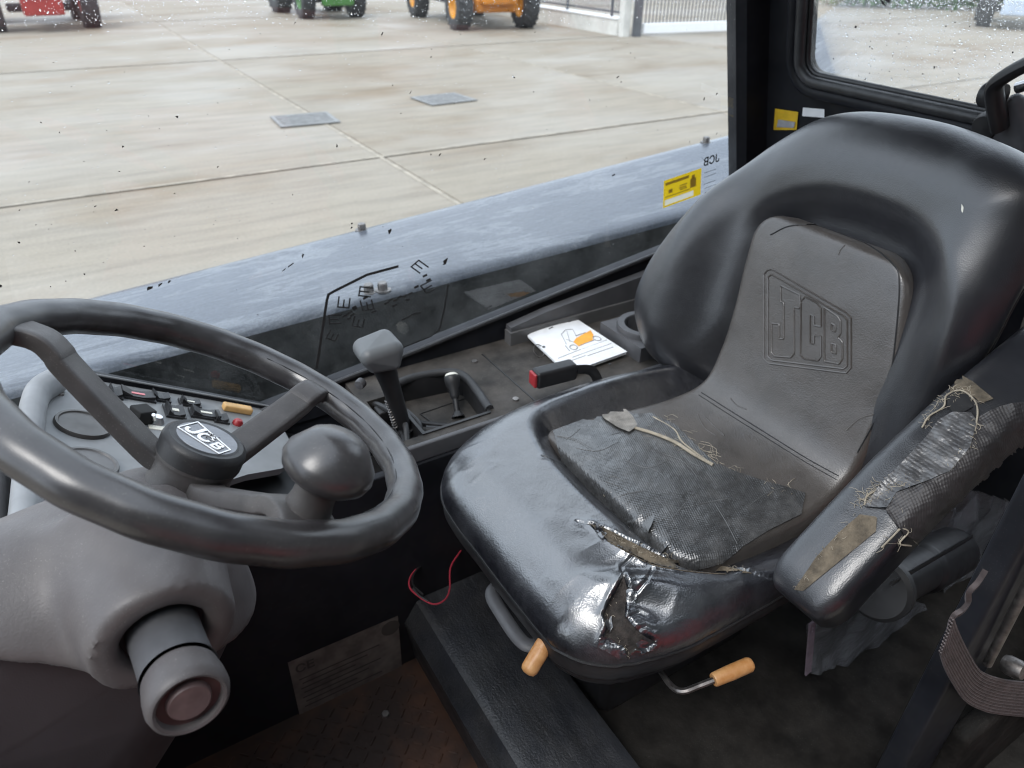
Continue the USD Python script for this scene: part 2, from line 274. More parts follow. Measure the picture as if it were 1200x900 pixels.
def prism(poly, o, U, V, h):
    """2-D polygon (shapely or points) in the plane o,U,V extruded h along U x V"""
    g = poly if hasattr(poly, 'geom_type') else sg.Polygon(poly)
    m = trimesh.creation.extrude_polygon(g.buffer(0), abs(h), engine='earcut')
    if h < 0: m.apply_translation([0, 0, h])
    return place(m, o, U, V)
def text(s, h, o, U, V, depth=.0006, bold=True, center=True, mirror=False):
    m = meshkit.text_mesh(s, h, depth, bold)
    if center: m.apply_translation([-(m.bounds[0][0]+m.bounds[1][0])/2, -(m.bounds[0][1]+m.bounds[1][1])/2, 0])
    if mirror: m.vertices[:, 0] *= -1; m.invert()
    return place(m, o, U, V)
def hullspheres(L, seg=28):
    return man(m3.Manifold.batch_hull([m3.Manifold.sphere(r, seg).translate(tuple(map(float, c))) for c, r in L]))
def sstep(a, b, x): t = np.clip((x-a)/(b-a), 0, 1); return t*t*(3-2*t)
def pdist(P, poly):
    """signed distance to a closed polygon, negative inside"""
    P = np.asarray(P, float).reshape(-1, 2); a = A(poly, float); b = np.roll(a, -1, 0); out = np.full(len(P), 1e9); ins = np.zeros(len(P), bool)
    for p, q in zip(a, b):
        d = q-p; t = np.clip(((P-p)@d)/max(d@d, 1e-12), 0, 1); out = np.minimum(out, np.linalg.norm(P-p-t[:, None]*d, axis=1))
        c = (p[1] > P[:, 1]) != (q[1] > P[:, 1]); xi = (q[0]-p[0])*(P[:, 1]-p[1])/(q[1]-p[1]+1e-15)+p[0]; ins ^= c & (P[:, 0] < xi)
    return np.where(ins, -out, out)
def pillow(outline, hf, R, H, rims, N=200, rings=44, c=None):
    o = spline(outline, N, True); c = o.mean(0) if c is None else A(c)
    rho = 1-(1-np.linspace(0, 1, rings))**1.7
    P = np.vstack([c[None]+(o-c)*k for k in rho[1:]]); e = -pdist(P, o); e = np.clip(e, 0, None)
    e[-N:] = 0
    q = np.clip(1-e/R, 0, 1); z = hf(P)-H*(1-np.sqrt(np.clip(1-q*q, 0, 1)))
    V = [np.c_[P, z]]; top = np.c_[P, z][-N:]
    nr = rings-1; nrm = (o-c)/np.linalg.norm(o-c, axis=1, keepdims=True)
    for inset, dz in rims: V.append(np.c_[o-nrm*inset, top[:, 2]+dz]); nr += 1
    V = np.vstack(V); F = []
    for i in range(nr-1):
        a = np.arange(N)+i*N; b = (np.arange(N)+1) % N+i*N
        F.append(np.c_[a, a+N, b+N]); F.append(np.c_[a, b+N, b])
    ci = len(V); V = np.vstack([V, [*c, hf(c[None])[0]]]); a = np.arange(N); F.append(np.c_[np.full(N, ci), a, (a+1) % N])
    return T(V, np.vstack(F)), o, top
class Hit:
    """nearest point of a mesh along the ray through a traced point"""
    def __init__(s, mesh):
        v = np.asarray(mesh.vertices)[np.asarray(mesh.faces)]; s.a, s.e1, s.e2 = v[:, 0], v[:, 1]-v[:, 0], v[:, 2]-v[:, 0]; s.n = np.cross(s.e1, s.e2); s.n /= np.maximum(np.linalg.norm(s.n, axis=1, keepdims=True), 1e-15)
        vn = np.zeros_like(np.asarray(mesh.vertices)); f = np.asarray(mesh.faces)
        for k in range(3): np.add.at(vn, f[:, k], s.n)
        s.vn = (vn/np.maximum(np.linalg.norm(vn, axis=1, keepdims=True), 1e-12))[f]
        Q = v-CAM; zc = np.maximum(Q@FW, 1e-3); X, Y = 600+FPX*(Q@RT)/zc, 450-FPX*(Q@UP)/zc; s.bb = (X.min(1)-.01, X.max(1)+.01, Y.min(1)-.01, Y.max(1)+.01)
    def __call__(s, px, py):
        I = np.where((s.bb[0] <= px) & (s.bb[1] >= px) & (s.bb[2] <= py) & (s.bb[3] >= py))[0]
        if not len(I): return None
        a_, E1, E2, VN = s.a[I], s.e1[I], s.e2[I], s.vn[I]
        D = ray(px, py); h = np.cross(D, E2); det = (E1*h).sum(1); det = np.where(abs(det) < 1e-14, 1e-14, det)
        t0 = CAM-a_; u = (t0*h).sum(1)/det; q = np.cross(t0, E1); v = q@D/det; t = (E2*q).sum(1)/det
        ok = (u >= -1e-4) & (v >= -1e-4) & (u+v <= 1+1e-4) & (t > .05)
        if not ok.any(): return None
        i = np.where(ok)[0][np.argmin(t[ok])]; n = VN[i, 0]*(1-u[i]-v[i])+VN[i, 1]*u[i]+VN[i, 2]*v[i]; n = unit(n)
        if n@D > 0: n = -n
        return CAM+t[i]*D, n
def patch(hit, poly, sp=4.0, off=.0015, amp=0.0, seed=0, fr=60, curl=0.0):
    g = sg.Polygon(poly).buffer(0); x0, y0, x1, y1 = g.bounds
    ring = g.exterior; B = [ring.interpolate(d).coords[0] for d in np.arange(0, ring.length, sp*.8)]
    X, Y = np.meshgrid(np.arange(x0, x1, sp), np.arange(y0, y1, sp)); inn = g.buffer(-sp*.5)
    I = [(x, y) for x, y in zip(X.ravel(), Y.ravel()) if inn.contains(sg.Point(x, y))]
    P = A(B+I); tri = Delaunay(P).simplices; cc = P[tri].mean(1); tri = tri[[g.contains(sg.Point(*c)) for c in cc]]
    H = [hit(*p) for p in P]; good = A([h is not None for h in H]); tri = tri[good[tri].all(1)]; H = [h if h is not None else (CAM, FW) for h in H]; p3 = A([h[0] for h in H]); n3 = A([h[1] for h in H])
    el3 = np.linalg.norm(p3[tri]-p3[np.roll(tri, 1, 1)], axis=2).max(1); tri = tri[el3 < np.median(el3)*4]
    d = off+amp*(meshkit.fbm(p3*fr, 3, seed)-.35)
    if curl: e = A([ring.distance(sg.Point(*p)) for p in P]); d = d+curl*np.exp(-e/5.0)*meshkit.noise(p3*90, seed+3)
    v = p3+n3*d[:, None]; m = T(v, tri); m.remove_unreferenced_vertices(); n3 = n3[np.unique(tri)]; tri = m.faces
    if ((m.face_normals*n3[tri[:, 0]]).sum(1) < 0).mean() > .5: m.invert()
    return m
def trace(hit, pts, n, r, off=.0005, closed=False, seg=6):
    P = spline(pts, n, closed); H = [h for h in (hit(*p) for p in P) if h is not None]
    return tube(A([h[0]+h[1]*off for h in H]), r, seg, closed)
def tracelin(hit, pts, r, off=.0005, closed=True, step=3.0, seg=5):
    pts = [tuple(p) for p in pts]+([tuple(pts[0])] if closed else []); L = sg.LineString(pts); n = max(6, int(L.length/step)); P = [L.interpolate(k/n, True).coords[0] for k in range(n if closed else n+1)]
    H = [h for h in (hit(*p) for p in P) if h is not None]; return tube(A([h[0]+h[1]*off for h in H]), r, seg, closed)
def threads(hit, pts, n, ln, r=.0004, seed=1, spread=4.0):
    rg = np.random.default_rng(seed); out = []; L = sg.LineString(pts)
    for k in range(n):
        p = L.interpolate(rg.random(), True).coords[0]; h = hit(p[0]+rg.normal()*spread, p[1]+rg.normal()*spread)
        if h is None: continue
        a = rg.normal(size=3); a -= (a@h[1])*h[1]; a = unit(a); b = unit(np.cross(a, h[1])); l = ln*(.4+rg.random())
        q = [h[0]+h[1]*.0006, h[0]+a*l*.4+h[1]*(.001+.003*rg.random())+b*l*.15*rg.normal(), h[0]+a*l*.8+h[1]*(.0005+.003*rg.random())+b*l*.35*rg.normal()]
        out.append(tube(spline(q, 6), r*(.6+.8*rg.random()), 4))
    return cat(out)

# ================================================================== GROUND
gr = thing('ground', None, None, kind='structure')
ob(gr, 'ground_sheet', T([(-400, -400, -.05), (400, -400, -.05), (400, 400, -.05), (-400, 400, -.05)], [(0, 1, 2), (0, 2, 3)]), m_joint, False)
JX = [3.07+5.40*k for k in range(-5, 10)]; JY = [7.88+8.52*k for k in range(-4, 8)]
for i in range(len(JX)-1):
    for j in range(len(JY)-1):
        g = .012; s = m3.Manifold.batch_hull([m3.Manifold.cube((JX[i+1]-JX[i]-2*g, JY[j+1]-JY[j]-2*g, .14)).translate((JX[i]+g, JY[j]+g, -.15)), m3.Manifold.cube((JX[i+1]-JX[i]-2*g-.02, JY[j+1]-JY[j]-2*g-.02, .15)).translate((JX[i]+g+.01, JY[j]+g+.01, -.15))])
        ob(gr, 'slab', man(s), m_slabs[(i*7+j*5+(i*j) % 3) % 3], False)
for x in JX[4:12]: ob(gr, 'joint_strip', box((x-.066, -6, .001), (x-.014, 48, .004), .001), m_strip, False)
for y in JY[2:]: ob(gr, 'joint_strip', box((-12, y+.014, .0055), (40, y+.060, .008), .001), m_strip, False)
def drain(cx, cy, rz, label):
    d = thing('drain_cover', label, 'drain cover', (cx, cy, 0.012), rz, 'drain covers in the yard')
    fr = sg.box(-.40, -.36, .40, .36).difference(sg.box(-.345, -.305, .345, .305))
    ob(d, 'frame', prism(fr, (0, 0, 0), (1, 0, 0), (0, 1, 0), .012), m_grate, False)
    ob(d, 'backing_plate', box((-.345, -.305, -.002), (.345, .305, .006), .0005), m_fence, False)
    for k in range(14): y = -.28+k*.043; ob(d, 'bar', box((-.342, y-.013, .003), (.342, y+.013, .012), .002), m_grate, False)
drain(2.86, 10.2, -4, 'grey iron drain cover lying across the diagonal concrete joint')
drain(5.20, 10.65, 3, 'grey iron drain cover in the middle of a slab, right of the long joint')

# ================================================================== far things in the yard
def wheel(parent, cx, cy, R, w, rimmat, steer=0):
    p = numbered(parent, 'wheel'); x = UsdGeom.Xform.Define(stage, p); x.AddTranslateOp().Set(Gf.Vec3d(cx, cy, R)); x.AddRotateZOp().Set(float(steer))
    prof = [(R*.54, -w*.42), (R*.62, -w*.5), (R*.86, -w*.52), (R*.95, -w*.45), (R*.965, -w*.2), (R*.965, w*.2), (R*.95, w*.45), (R*.86, w*.52), (R*.62, w*.5), (R*.54, w*.42)]
    parts = [lathe(prof, axis=(1, 0, 0), n=36)]
    for k in range(18):
        for s in (-1, 1):
            a = 2*math.pi*(k+(.5 if s > 0 else 0))/18; l = rbox((w*.54, R*.075, R*.10), .008, 4)
            l.apply_transform(trimesh.transformations.rotation_matrix(s*.55, (0, 0, 1))); l.apply_translation((s*w*.25, 0, R*.965)); l.apply_transform(trimesh.transformations.rotation_matrix(a, (1, 0, 0))); parts.append(l)
    ob(p, 'tyre', cat(parts), m_tyre)
    ob(p, 'rim', lathe([(0, w*.20), (R*.16, w*.22), (R*.2, w*.10), (R*.44, w*.16), (R*.5, w*.40), (R*.56, w*.43), (R*.56, -w*.43), (R*.5, -w*.40), (R*.44, -w*.16), (R*.2, -w*.10), (R*.16, -w*.22), (0, -w*.20)], axis=(1, 0, 0), n=32), rimmat)
def lathe2(r, w, n=24): return lathe([(0, -w/2), (r, -w/2), (r, w/2), (0, w/2)], axis=(1, 0, 0), n=n)
def telehandler(loc, rz, label, paint, rim):
    v = thing('telehandler', label, 'telehandler', loc, rz, 'telehandlers in the yard')
    ob(v, 'chassis', cat([box((-.42, -.2, .45), (.42, 4.6, .95), .05), box((-.85, 1.0, .55), (.85, 3.2, .9), .05)]), m_vdark)
    ob(v, 'front_axle_housing', cat([box((-.62, -.35, .42), (.62, .30, .78), .08), box((-.5, -.62, .62), (.5, -.2, 1.15), .08)]), paint)
    ob(v, 'engine_bonnet', hullspheres([((.55, 1.2, 1.0), .12), ((1.0, 1.2, 1.0), .1), ((.55, 4.2, 1.25), .12), ((1.0, 4.2, 1.2), .1), ((.55, 1.4, 1.25), .1), ((1.0, 4.2, .75), .1), ((1.0, 1.2, .7), .1)], 16), paint)
    ob(v, 'cab', cat([box((-1.1, 1.3, .9), (-.2, 2.9, 1.5), .05), box((-1.1, 1.3, 2.45), (-.2, 2.9, 2.55), .04)]+[box((x-.04, y-.04, 1.45), (x+.04, y+.04, 2.5), .02) for x in (-1.06, -.24) for y in (1.36, 2.84)]), m_vdark)
    ob(v, 'cab_glass', box((-1.07, 1.34, 1.48), (-.23, 2.86, 2.46), .02), m_vwin)
    ob(v, 'boom', cat([tube([(0.1, 4.7, 2.0), (0.1, -.9, 1.35)], .2, 4), tube([(0.1, -.7, 1.4), (0.1, -1.3, .9)], .15, 4)]), paint)
    ob(v, 'headlight', box((-.95, -.2, 1.15), (-.78, -.12, 1.28), .02), m_white); ob(v, 'headlight', box((.78, -.2, 1.15), (.95, -.12, 1.28), .02), m_white)
    for (x, y) in ((-.98, 0), (.98, 0), (-.98, 3.9), (.98, 3.9)): wheel(v, x, y, .60, .44, rim)
def tractor(loc, rz, label, paint, rim, R1=.55, R2=.8, wb=2.4, tr=.80):
    v = thing('tractor', label, 'tractor', loc, rz, 'tractors in the yard')
    ob(v, 'chassis', cat([box((-.25, -.3, .5), (.25, wb+.3, .9), .05), box((-.75, -.12, .42), (.75, .12, .62), .05), box((-.8, wb-.2, .6), (.8, wb+.2, .95), .05)]), m_vdark)
    ob(v, 'bonnet', hullspheres([((sx*.3, -.5, z), .1) for sx in (-1, 1) for z in (.75, 1.35)]+[((sx*.33, wb-.9, z), .1) for sx in (-1, 1) for z in (.8, 1.5)], 16), paint)
    ob(v, 'front_weight', box((-.45, -.95, .38), (.45, -.55, .82), .05), paint)
    ob(v, 'cab', cat([box((-.7, wb-.9, .9), (.7, wb+.6, 1.45), .06), box((-.75, wb-.95, 2.6), (.75, wb+.65, 2.72), .04)]+[box((x-.04, y-.04, 1.4), (x+.04, y+.04, 2.62), .02) for x in (-.68, .68) for y in (wb-.85, wb+.55)]), paint)
    ob(v, 'cab_glass', box((-.66, wb-.84, 1.43), (.66, wb+.54, 2.6), .02), m_vwin)
    ob(v, 'mudguard', hullspheres([((-.9, wb-R2*.8, R2*1.6), .08), ((-.6, wb-R2*.8, R2*1.6), .08), ((-.9, wb+R2*.8, R2*1.6), .08), ((-.6, wb+R2*.8, R2*1.6), .08), ((-.75, wb, R2*2.05), .08)], 12), paint)
    ob(v, 'mudguard', hullspheres([((.9, wb-R2*.8, R2*1.6), .08), ((.6, wb-R2*.8, R2*1.6), .08), ((.9, wb+R2*.8, R2*1.6), .08), ((.6, wb+R2*.8, R2*1.6), .08), ((.75, wb, R2*2.05), .08)], 12), paint)
    for (x, y, R, w) in ((-tr, 0, R1, .40), (tr, 0, R1, .40), (-tr-.08, wb, R2, .5), (tr+.08, wb, R2, .5)): wheel(v, x, y, R, w, rim)
telehandler((11.05, 19.35, 0), -8, 'orange telehandler with orange wheel rims parked beside the railings', m_vorange, m_vyel)
tractor((8.05, 24.2, 0), 0, 'green tractor parked left of the orange telehandler', m_vgreen, m_vgreen)
tractor((.30, 24.0, 0), 3, 'red tractor parked at the far left of the yard', m_vred, m_vred, .72, .95, 2.6, 1.08)
telehandler((2.4, -2.6, 0), 90, 'red telehandler parked alongside, mirrored in the steering wheel', m_vred, m_vred)
tractor((25.9, 13.0, 0), -62, 'pale blue tractor seen through the rear window', m_vblue, m_vblue, .58, .85)
ws_ = thing('workshop', 'long dark clad workshop behind the cab, outside the picture', 'building')
ob(ws_, 'wall', box((-16, -14, -.1), (22, -4.7, 8.2), .02), m_clad, False)
for k in range(95): ob(ws_, 'cladding_rib', box((-15.9+k*.4, -4.72, .5), (-15.84+k*.4, -4.66, 8.1), .004), m_clad, False)
ob(ws_, 'roof', prism([(-14.3, 8.2), (-4.4, 8.2), (-4.4, 8.35), (-9.4, 9.6), (-14.3, 8.35)], (-16.2, 0, 0), (0, 1, 0), (0, 0, 1), 38.4), m_fence, False)
# railings and gate
fw = thing('railing_fence', 'grey steel railings on a low pale wall right of the orange telehandler', 'fence')
P0, P1 = A([13.62, 24.5, 0]), A([13.30, 16.45, 0]); d = unit(P1-P0); L = np.linalg.norm(P1-P0); nrm_ = A([-d[1], d[0], 0])
def along(o, d, lo, hi, r=.004): m = rbox(A(hi)-A(lo), r, 4); m.apply_translation((A(lo)+A(hi))/2); return place(m, o, d, np.cross([0, 0, 1], d))
ob(fw, 'low_wall', along(P0, d, (0, -.12, -.1), (L, .12, .38), .01), m_wall, False)
ob(fw, 'coping', along(P0, d, (0, -.15, .382), (L, .15, .43), .01), m_white, False)
for z in (.52, 1.55): ob(fw, 'rail', along(P0, d, (0, -.02, z), (L, .02, z+.045)), m_fence, False)
for k in range(int(L/.115)): ob(fw, 'bar', along(P0, d, (.06+k*.115, -.010, .50), (.082+k*.115, .010, 1.7)), m_fence, False)
for k in range(4): x = L-.4-k*2.2; ob(fw, 'post', along(P0, d, (x-.04, -.06, .43), (x+.04, -.01, 1.8), .006), m_fence, False)
ob(W_, 'gate_pillar', along(A([13.27, 16.28, 0]), d, (-.10, -.12, -.1), (.10, .12, 2.0), .02), m_wall, False, 'white square gate pillar at the end of the low wall', 'pillar')
ob(W_, 'gate_post', along(A([13.55, 16.10, 0]), d, (-.09, -.09, -.1), (.09, .09, 2.1), .01), m_fence, False, 'dark grey steel gate post beside the white pillar', 'post')
gt = thing('sliding_gate', 'grey sliding gate of thin vertical bars over a white bottom beam', 'gate')
G0, G1 = A([13.75, 16.10, 0]), A([17.9, 15.52, 0]); d = unit(G1-G0); L = np.linalg.norm(G1-G0)
ob(gt, 'bottom_beam', along(G0, d, (0, -.06, .06), (L, .06, .30), .01), m_white, False)
ob(gt, 'top_beam', along(G0, d, (0, -.04, 1.85), (L, .04, 1.93), .01), m_fence, False)
for k in range(int(L/.11)): ob(gt, 'bar', along(G0, d, (.05+k*.11, -.012, .302), (.076+k*.11, .012, 1.86)), m_fence, False)
# hedge seen through the rear window
rg = np.random.default_rng(3); N = 9000
h0, h1 = A([28.0, 21.5]), A([35.5, 14.0]); t = rg.random(N); c2 = h0[None]+t[:, None]*(h1-h0); off = rg.normal(size=(N, 2))*.55; z = rg.random(N)**.8*2.1+.05
z *= .75+.35*meshkit.noise(np.c_[t*14, t*0, t*0]); C = np.c_[c2+off, z]
a = rg.normal(size=(N, 3)); a /= np.linalg.norm(a, axis=1, keepdims=True); b = np.cross(a, rg.normal(size=(N, 3))); b /= np.linalg.norm(b, axis=1, keepdims=True); s = .07+.08*rg.random((N, 1))
V = np.stack([C-a*s, C+b*s*.6, C+a*s, C-b*s*.6], 1).reshape(-1, 3); I = np.arange(N)*4; F = np.vstack([np.c_[I, I+1, I+2], np.c_[I, I+2, I+3]])
hd = thing('hedge', 'green leafy hedge along the yard edge behind the rear window', 'hedge')
ob(hd, 'foliage', T(V, F), m_leaf, False, kind='stuff')
ob(hd, 'stem', cat([tube([(*(h0+k/12*(h1-h0)), 0), (*(h0+k/12*(h1-h0)+rg.normal(size=2)*.2), 1.4)], .04, 6) for k in range(13)]), m_rust)

# ================================================================== ENGINE COVER outside the side window
hc = thing('engine_cover', 'wet blue grey engine cover beside the cab under the side window', 'engine cover')
def hood_pt(x, y):
    zn = 1.4565+.038*(x-.33); zf = 1.405+.077*x; k = (y-1.42)/.48; z = zn+(zf-zn)*k
    return z
xs = np.linspace(-1.2, 2.9, 60); ys = np.r_[1.42, 1.423, 1.43, 1.445, np.linspace(1.48, 1.84, 10), 1.87, 1.89, 1.90]
dr = lambda y: .020*(1-math.sqrt(max(0, 1-max(0, 1-(y-1.42)/.025)**2)))+.03*(1-math.sqrt(max(0, 1-max(0, 1-(1.90-y)/.06)**2)))
G = A([[(x, y, hood_pt(x, y)-dr(y)) for y in ys] for x in xs]); nx, ny = G.shape[:2]
def gridfaces(nx, ny): return np.vstack([[(i*ny+j, (i+1)*ny+j, (i+1)*ny+j+1), (i*ny+j, (i+1)*ny+j+1, i*ny+j+1)] for i in range(nx-1) for j in range(ny-1)])
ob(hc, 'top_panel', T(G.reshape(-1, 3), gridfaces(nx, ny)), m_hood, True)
S = A([[(x, 1.42+.002*k, (hood_pt(x, 1.42)-.020)*(1-k/6)+.75*k/6) for k in range(7)] for x in xs]); m = T(S.reshape(-1, 3), gridfaces(nx, 7)); m.invert()
ob(hc, 'inner_side_panel', m, m_hoodside, True)
S = A([[(x, 1.90, (hood_pt(x, 1.9)-.03)*(1-k/4)+.75*k/4) for k in range(5)] for x in xs])
ob(hc, 'outer_side_panel', T(S.reshape(-1, 3), gridfaces(nx, 5)), m_hoodside, True)
for (x, y) in ((.64, 1.86), (1.93, 1.86), (.50, 1.45), (.53, 1.44)):
    z = hood_pt(x, y); ob(hc, 'bolt', cat([lathe([(0, .016), (.010, .016), (.012, .012), (.012, 0), (.02, -.001), (.02, -.004)], (x, y, z), n=8), ]), m_steel)

# ================================================================== CAB SHELL
cab = thing('telehandler_cab', 'black cab shell around the seat with wet side and rear windows', 'cab')
YW = 1.20
n_rear = A([1, 0, .25]); d_rear = 1.352+.25*1.723+.07
def rear(px, py, o=0): return onp(px, py, n_rear, d_rear+o)
rs = unit([-.25, 0, 1.0]); rn = unit(n_rear)                                   # up and outward along the rear wall
R0 = A([d_rear-.25*1.6, 0, 1.6])
def rloc(P): return (P-R0)[1], (P-R0)@rs
def rworld(y, s, o=0): return R0+A([0, y, 0])+s*rs+o*rn
# floor and walls
ob(cab, 'floor_plate', box((-.75, -.25, .855), (.60, .915, .88), .003), m_floor)
tb = []
for i in range(26):
    for j in range(30):
        b_ = rbox((.020, .0042, .003), .0014, 4); b_.apply_transform(trimesh.transformations.rotation_matrix(math.radians(45 if (i+j) % 2 else -45), (0, 0, 1))); b_.apply_translation((-.28+i*.0235, .20+j*.0235, .8805)); tb.append(b_)
ob(cab, 'tread_pattern', cat(tb), m_floor, False, kind='stuff')
ob(cab, 'floor_bolt', lathe([(0, .006), (.007, .006), (.009, .003), (.009, 0)], atz(452, 838, .88), (0, 0, 1), 6), m_steel)
ob(cab, 'seat_platform', box((.48, -.05, .93), (1.75, 1.2, .98), .006), m_mat)
hp = [(.335, .875), (.318, 1.0), (.345, 1.043), (.362, 1.05), (.49, 1.05), (.512, 1.04), (.522, .97), (.522, .875)]
ob(cab, 'seat_step', prism(hp, (0, .912, 0), (1, 0, 0), (0, 0, 1), 1.15), m_hump, 30)
ob(cab, 'console_side_wall', box((-.60, .913, .86), (.52, .930, 1.375), .003), m_blackp)
ob(cab, 'console_side_wall', box((.52, .93, .96), (1.42, .95, 1.385), .003), m_blackp)
ob(cab, 'front_wall', box((-.42, -.2, .86), (-.40, 1.2, 1.40), .003), m_blackp)
ob(cab, 'outer_side_wall', box((-.75, YW-.012, .86), (1.44, YW+.012, 1.345), .002), m_blackp)
sill = [(-.75, 1.345), (-.75, 1.262), (-.30, 1.335), (.219, 1.401), (.478, 1.433), (1.085, 1.518), (1.40, 1.562), (1.44, 1.50), (1.44, 1.345)]
ob(cab, 'side_sill', prism([(x, z) for x, z in sill], (0, YW+.014, 0), (1, 0, 0), (0, 0, 1), .030), m_blackp, 30)
sl = spline([(-.30, YW-.018, 1.335), (.219, YW-.018, 1.401), (.478, YW-.018, 1.433), (1.085, YW-.018, 1.518), (1.36, YW-.018, 1.555)], 40)
ob(cab, 'side_window_seal', tube(sl, .005, 8), m_seal)
# pillar (leans with the rear wall)
A0 = aty(863, 180, YW); A1 = aty(862, 0, YW); up = unit(A1-A0); Bz = rear(893, 100)
lo, hi = A0-up*1.0, A0+up*.95
c = [A([0, 0, 0]), A([.012, -.02, 0]), A([.075, -.028, 0]), A([.10, .02, 0]), A([.07, .05, 0]), A([.004, .03, 0])]
V = [lo+q for q in c]+[hi+q for q in c]; k = len(c); F = []
for i in range(k): j = (i+1) % k; F += [(i, i+k, j+k), (i, j+k, j)]
F += [(0, i, i+1) for i in range(1, k-1)]+[(k, k+i+1, k+i) for i in range(1, k-1)]
ob(cab, 'rear_pillar', T(V, F), m_blackp, False)
# rear wall with window opening
wl = rloc(rear(944, 60))[0]; b1, b2 = rloc(rear(960, 91)), rloc(rear(1150, 131)); slope = (b2[1]-b1[1])/(b2[0]-b1[0])
bot = lambda y: b1[1]+slope*(y-b1[0])
yr = .30
win = sg.Polygon([(wl, 1.0), (wl, bot(wl)), (yr, bot(yr)), (yr, 1.0)]).buffer(-.035, join_style=1, quad_segs=10).buffer(.035, quad_segs=10)
wall = sg.Polygon([(1.215, -.75), (1.215, 1.05), (-.1, 1.05), (-.1, .17), (.48, .17), (.535, .08), (.535, -.75)]).difference(win.buffer(.012))
ob(cab, 'rear_wall', prism(wall, R0, (0, 1, 0), rs, .03), m_blackp, False)
def ring(poly, r0, o, sx=1.0, n=220):
    L = poly.exterior; P = [L.interpolate(k/n, True).coords[0] for k in range(n)]
    return tube(A([rworld(y, s, o) for y, s in P]), r0, 10, True)
ob(cab, 'rear_window_frame', ring(win.buffer(.030, quad_segs=10), .013, -.004), m_blackp)
ob(cab, 'rear_window_seal', ring(win.buffer(.009, quad_segs=10), .012, -.006), m_seal)
ob(cab, 'rear_window_seal', ring(win.buffer(-.002, quad_segs=10), .006, .006), m_seal)
ob(cab, 'rear_wall_lower', box((1.50, -.1, .95), (1.53, .52, 1.42), .004), m_blackp)
ob(cab, 'roof', box((.50, -.12, 2.60), (1.35, 1.26, 2.66), .02), m_blackp)
# left door post
ob(cab, 'door_post', box((.742, .185, .88), (.865, .215, 2.62), .006), m_blackp)
ob(cab, 'door_sill', box((.30, -.02, .90), (1.5, .10, .985), .01), m_mat)
ob(cab, 'lower_side_panel', box((.86, .16, .88), (1.50, .19, 1.20), .01), m_mat)
# side window
sw = thing('side_window', None, None, parent=cab)
gp = [(-.75, 1.267), (-.30, 1.340), (.219, 1.406), (.478, 1.438), (1.085, 1.523), (1.355, 1.560), (A0[0]+.02, A0[2]), (A1[0]+.03, A1[2]), (hi[0]+.02, 2.60), (-.75, 2.60)]
def gl(x, z, o=0): return A([x, YW+o, z])
ob(sw, 'glass', T([gl(x, z) for x, z in gp], Delaunay(A(gp)).simplices[:] if False else trimesh.creation.triangulate_polygon(sg.Polygon(gp), engine='earcut')[1]), m_glass, False, 'clear wet glass')
rw = thing('rear_window', None, None, parent=cab)
wv, wf = trimesh.creation.triangulate_polygon(win, engine='earcut')
ob(rw, 'glass', T([rworld(y, s, .008) for y, s in wv], wf), m_glass_fog, False)
# rain drops
ICO = trimesh.creation.icosphere(1); ICO0 = trimesh.creation.icosphere(0)
def drops(n, pos, normal, rg, base):
    out = []
    U = unit(np.cross(normal, [0, 0, 1])); Vv = np.cross(normal, U)
    for k in range(n):
        r = base*math.exp(rg.normal()*.45); m = ICO.copy(); m.vertices *= [r*(.8+.4*rg.random()), r*(.9+.5*rg.random()), r*.45]; m.apply_transform(frame_m(pos(rg), U, Vv)); out.append(m)
    return cat(out)
def spos(rg):
    while True:
        px = rg.random()*862; py = 330*rg.random()**2.2
        if rg.random() < .40: py = rg.random()*30
        P = aty(px, py, YW+.0015); return P
rg = np.random.default_rng(11)
ob(sw, 'rain_drops', drops(2000, spos, A([0, 1, 0]), rg, .00042), m_drop, True, kind='stuff')
def rpos(rg):
    py = 118*rg.random()**1.5; px = 948+rg.random()*250
    return rear(px, py, .0105)
ob(rw, 'rain_drops', drops(3600, rpos, rn, rg, .0005), m_drop, True, kind='stuff')
def flake(P, U, Vv, r, rg, st=1.0, ang=0):
    k = 7; a = np.sort(rg.random(k))*2*np.pi; q = np.c_[np.cos(a)*st, np.sin(a)]*r*(.5+rg.random((k, 1))); c_, s_ = math.cos(ang), math.sin(ang); q = q@A([[c_, s_], [-s_, c_]])
    v = [P+x*U+y*Vv for x, y in q]+[P]; return T(v, [(k, i, (i+1) % k) for i in range(k)])
def flakes(L, f, U, Vv, rg): return cat([flake(f(px, py), U, Vv, r, rg, st, an) for px, py, r, st, an in L])
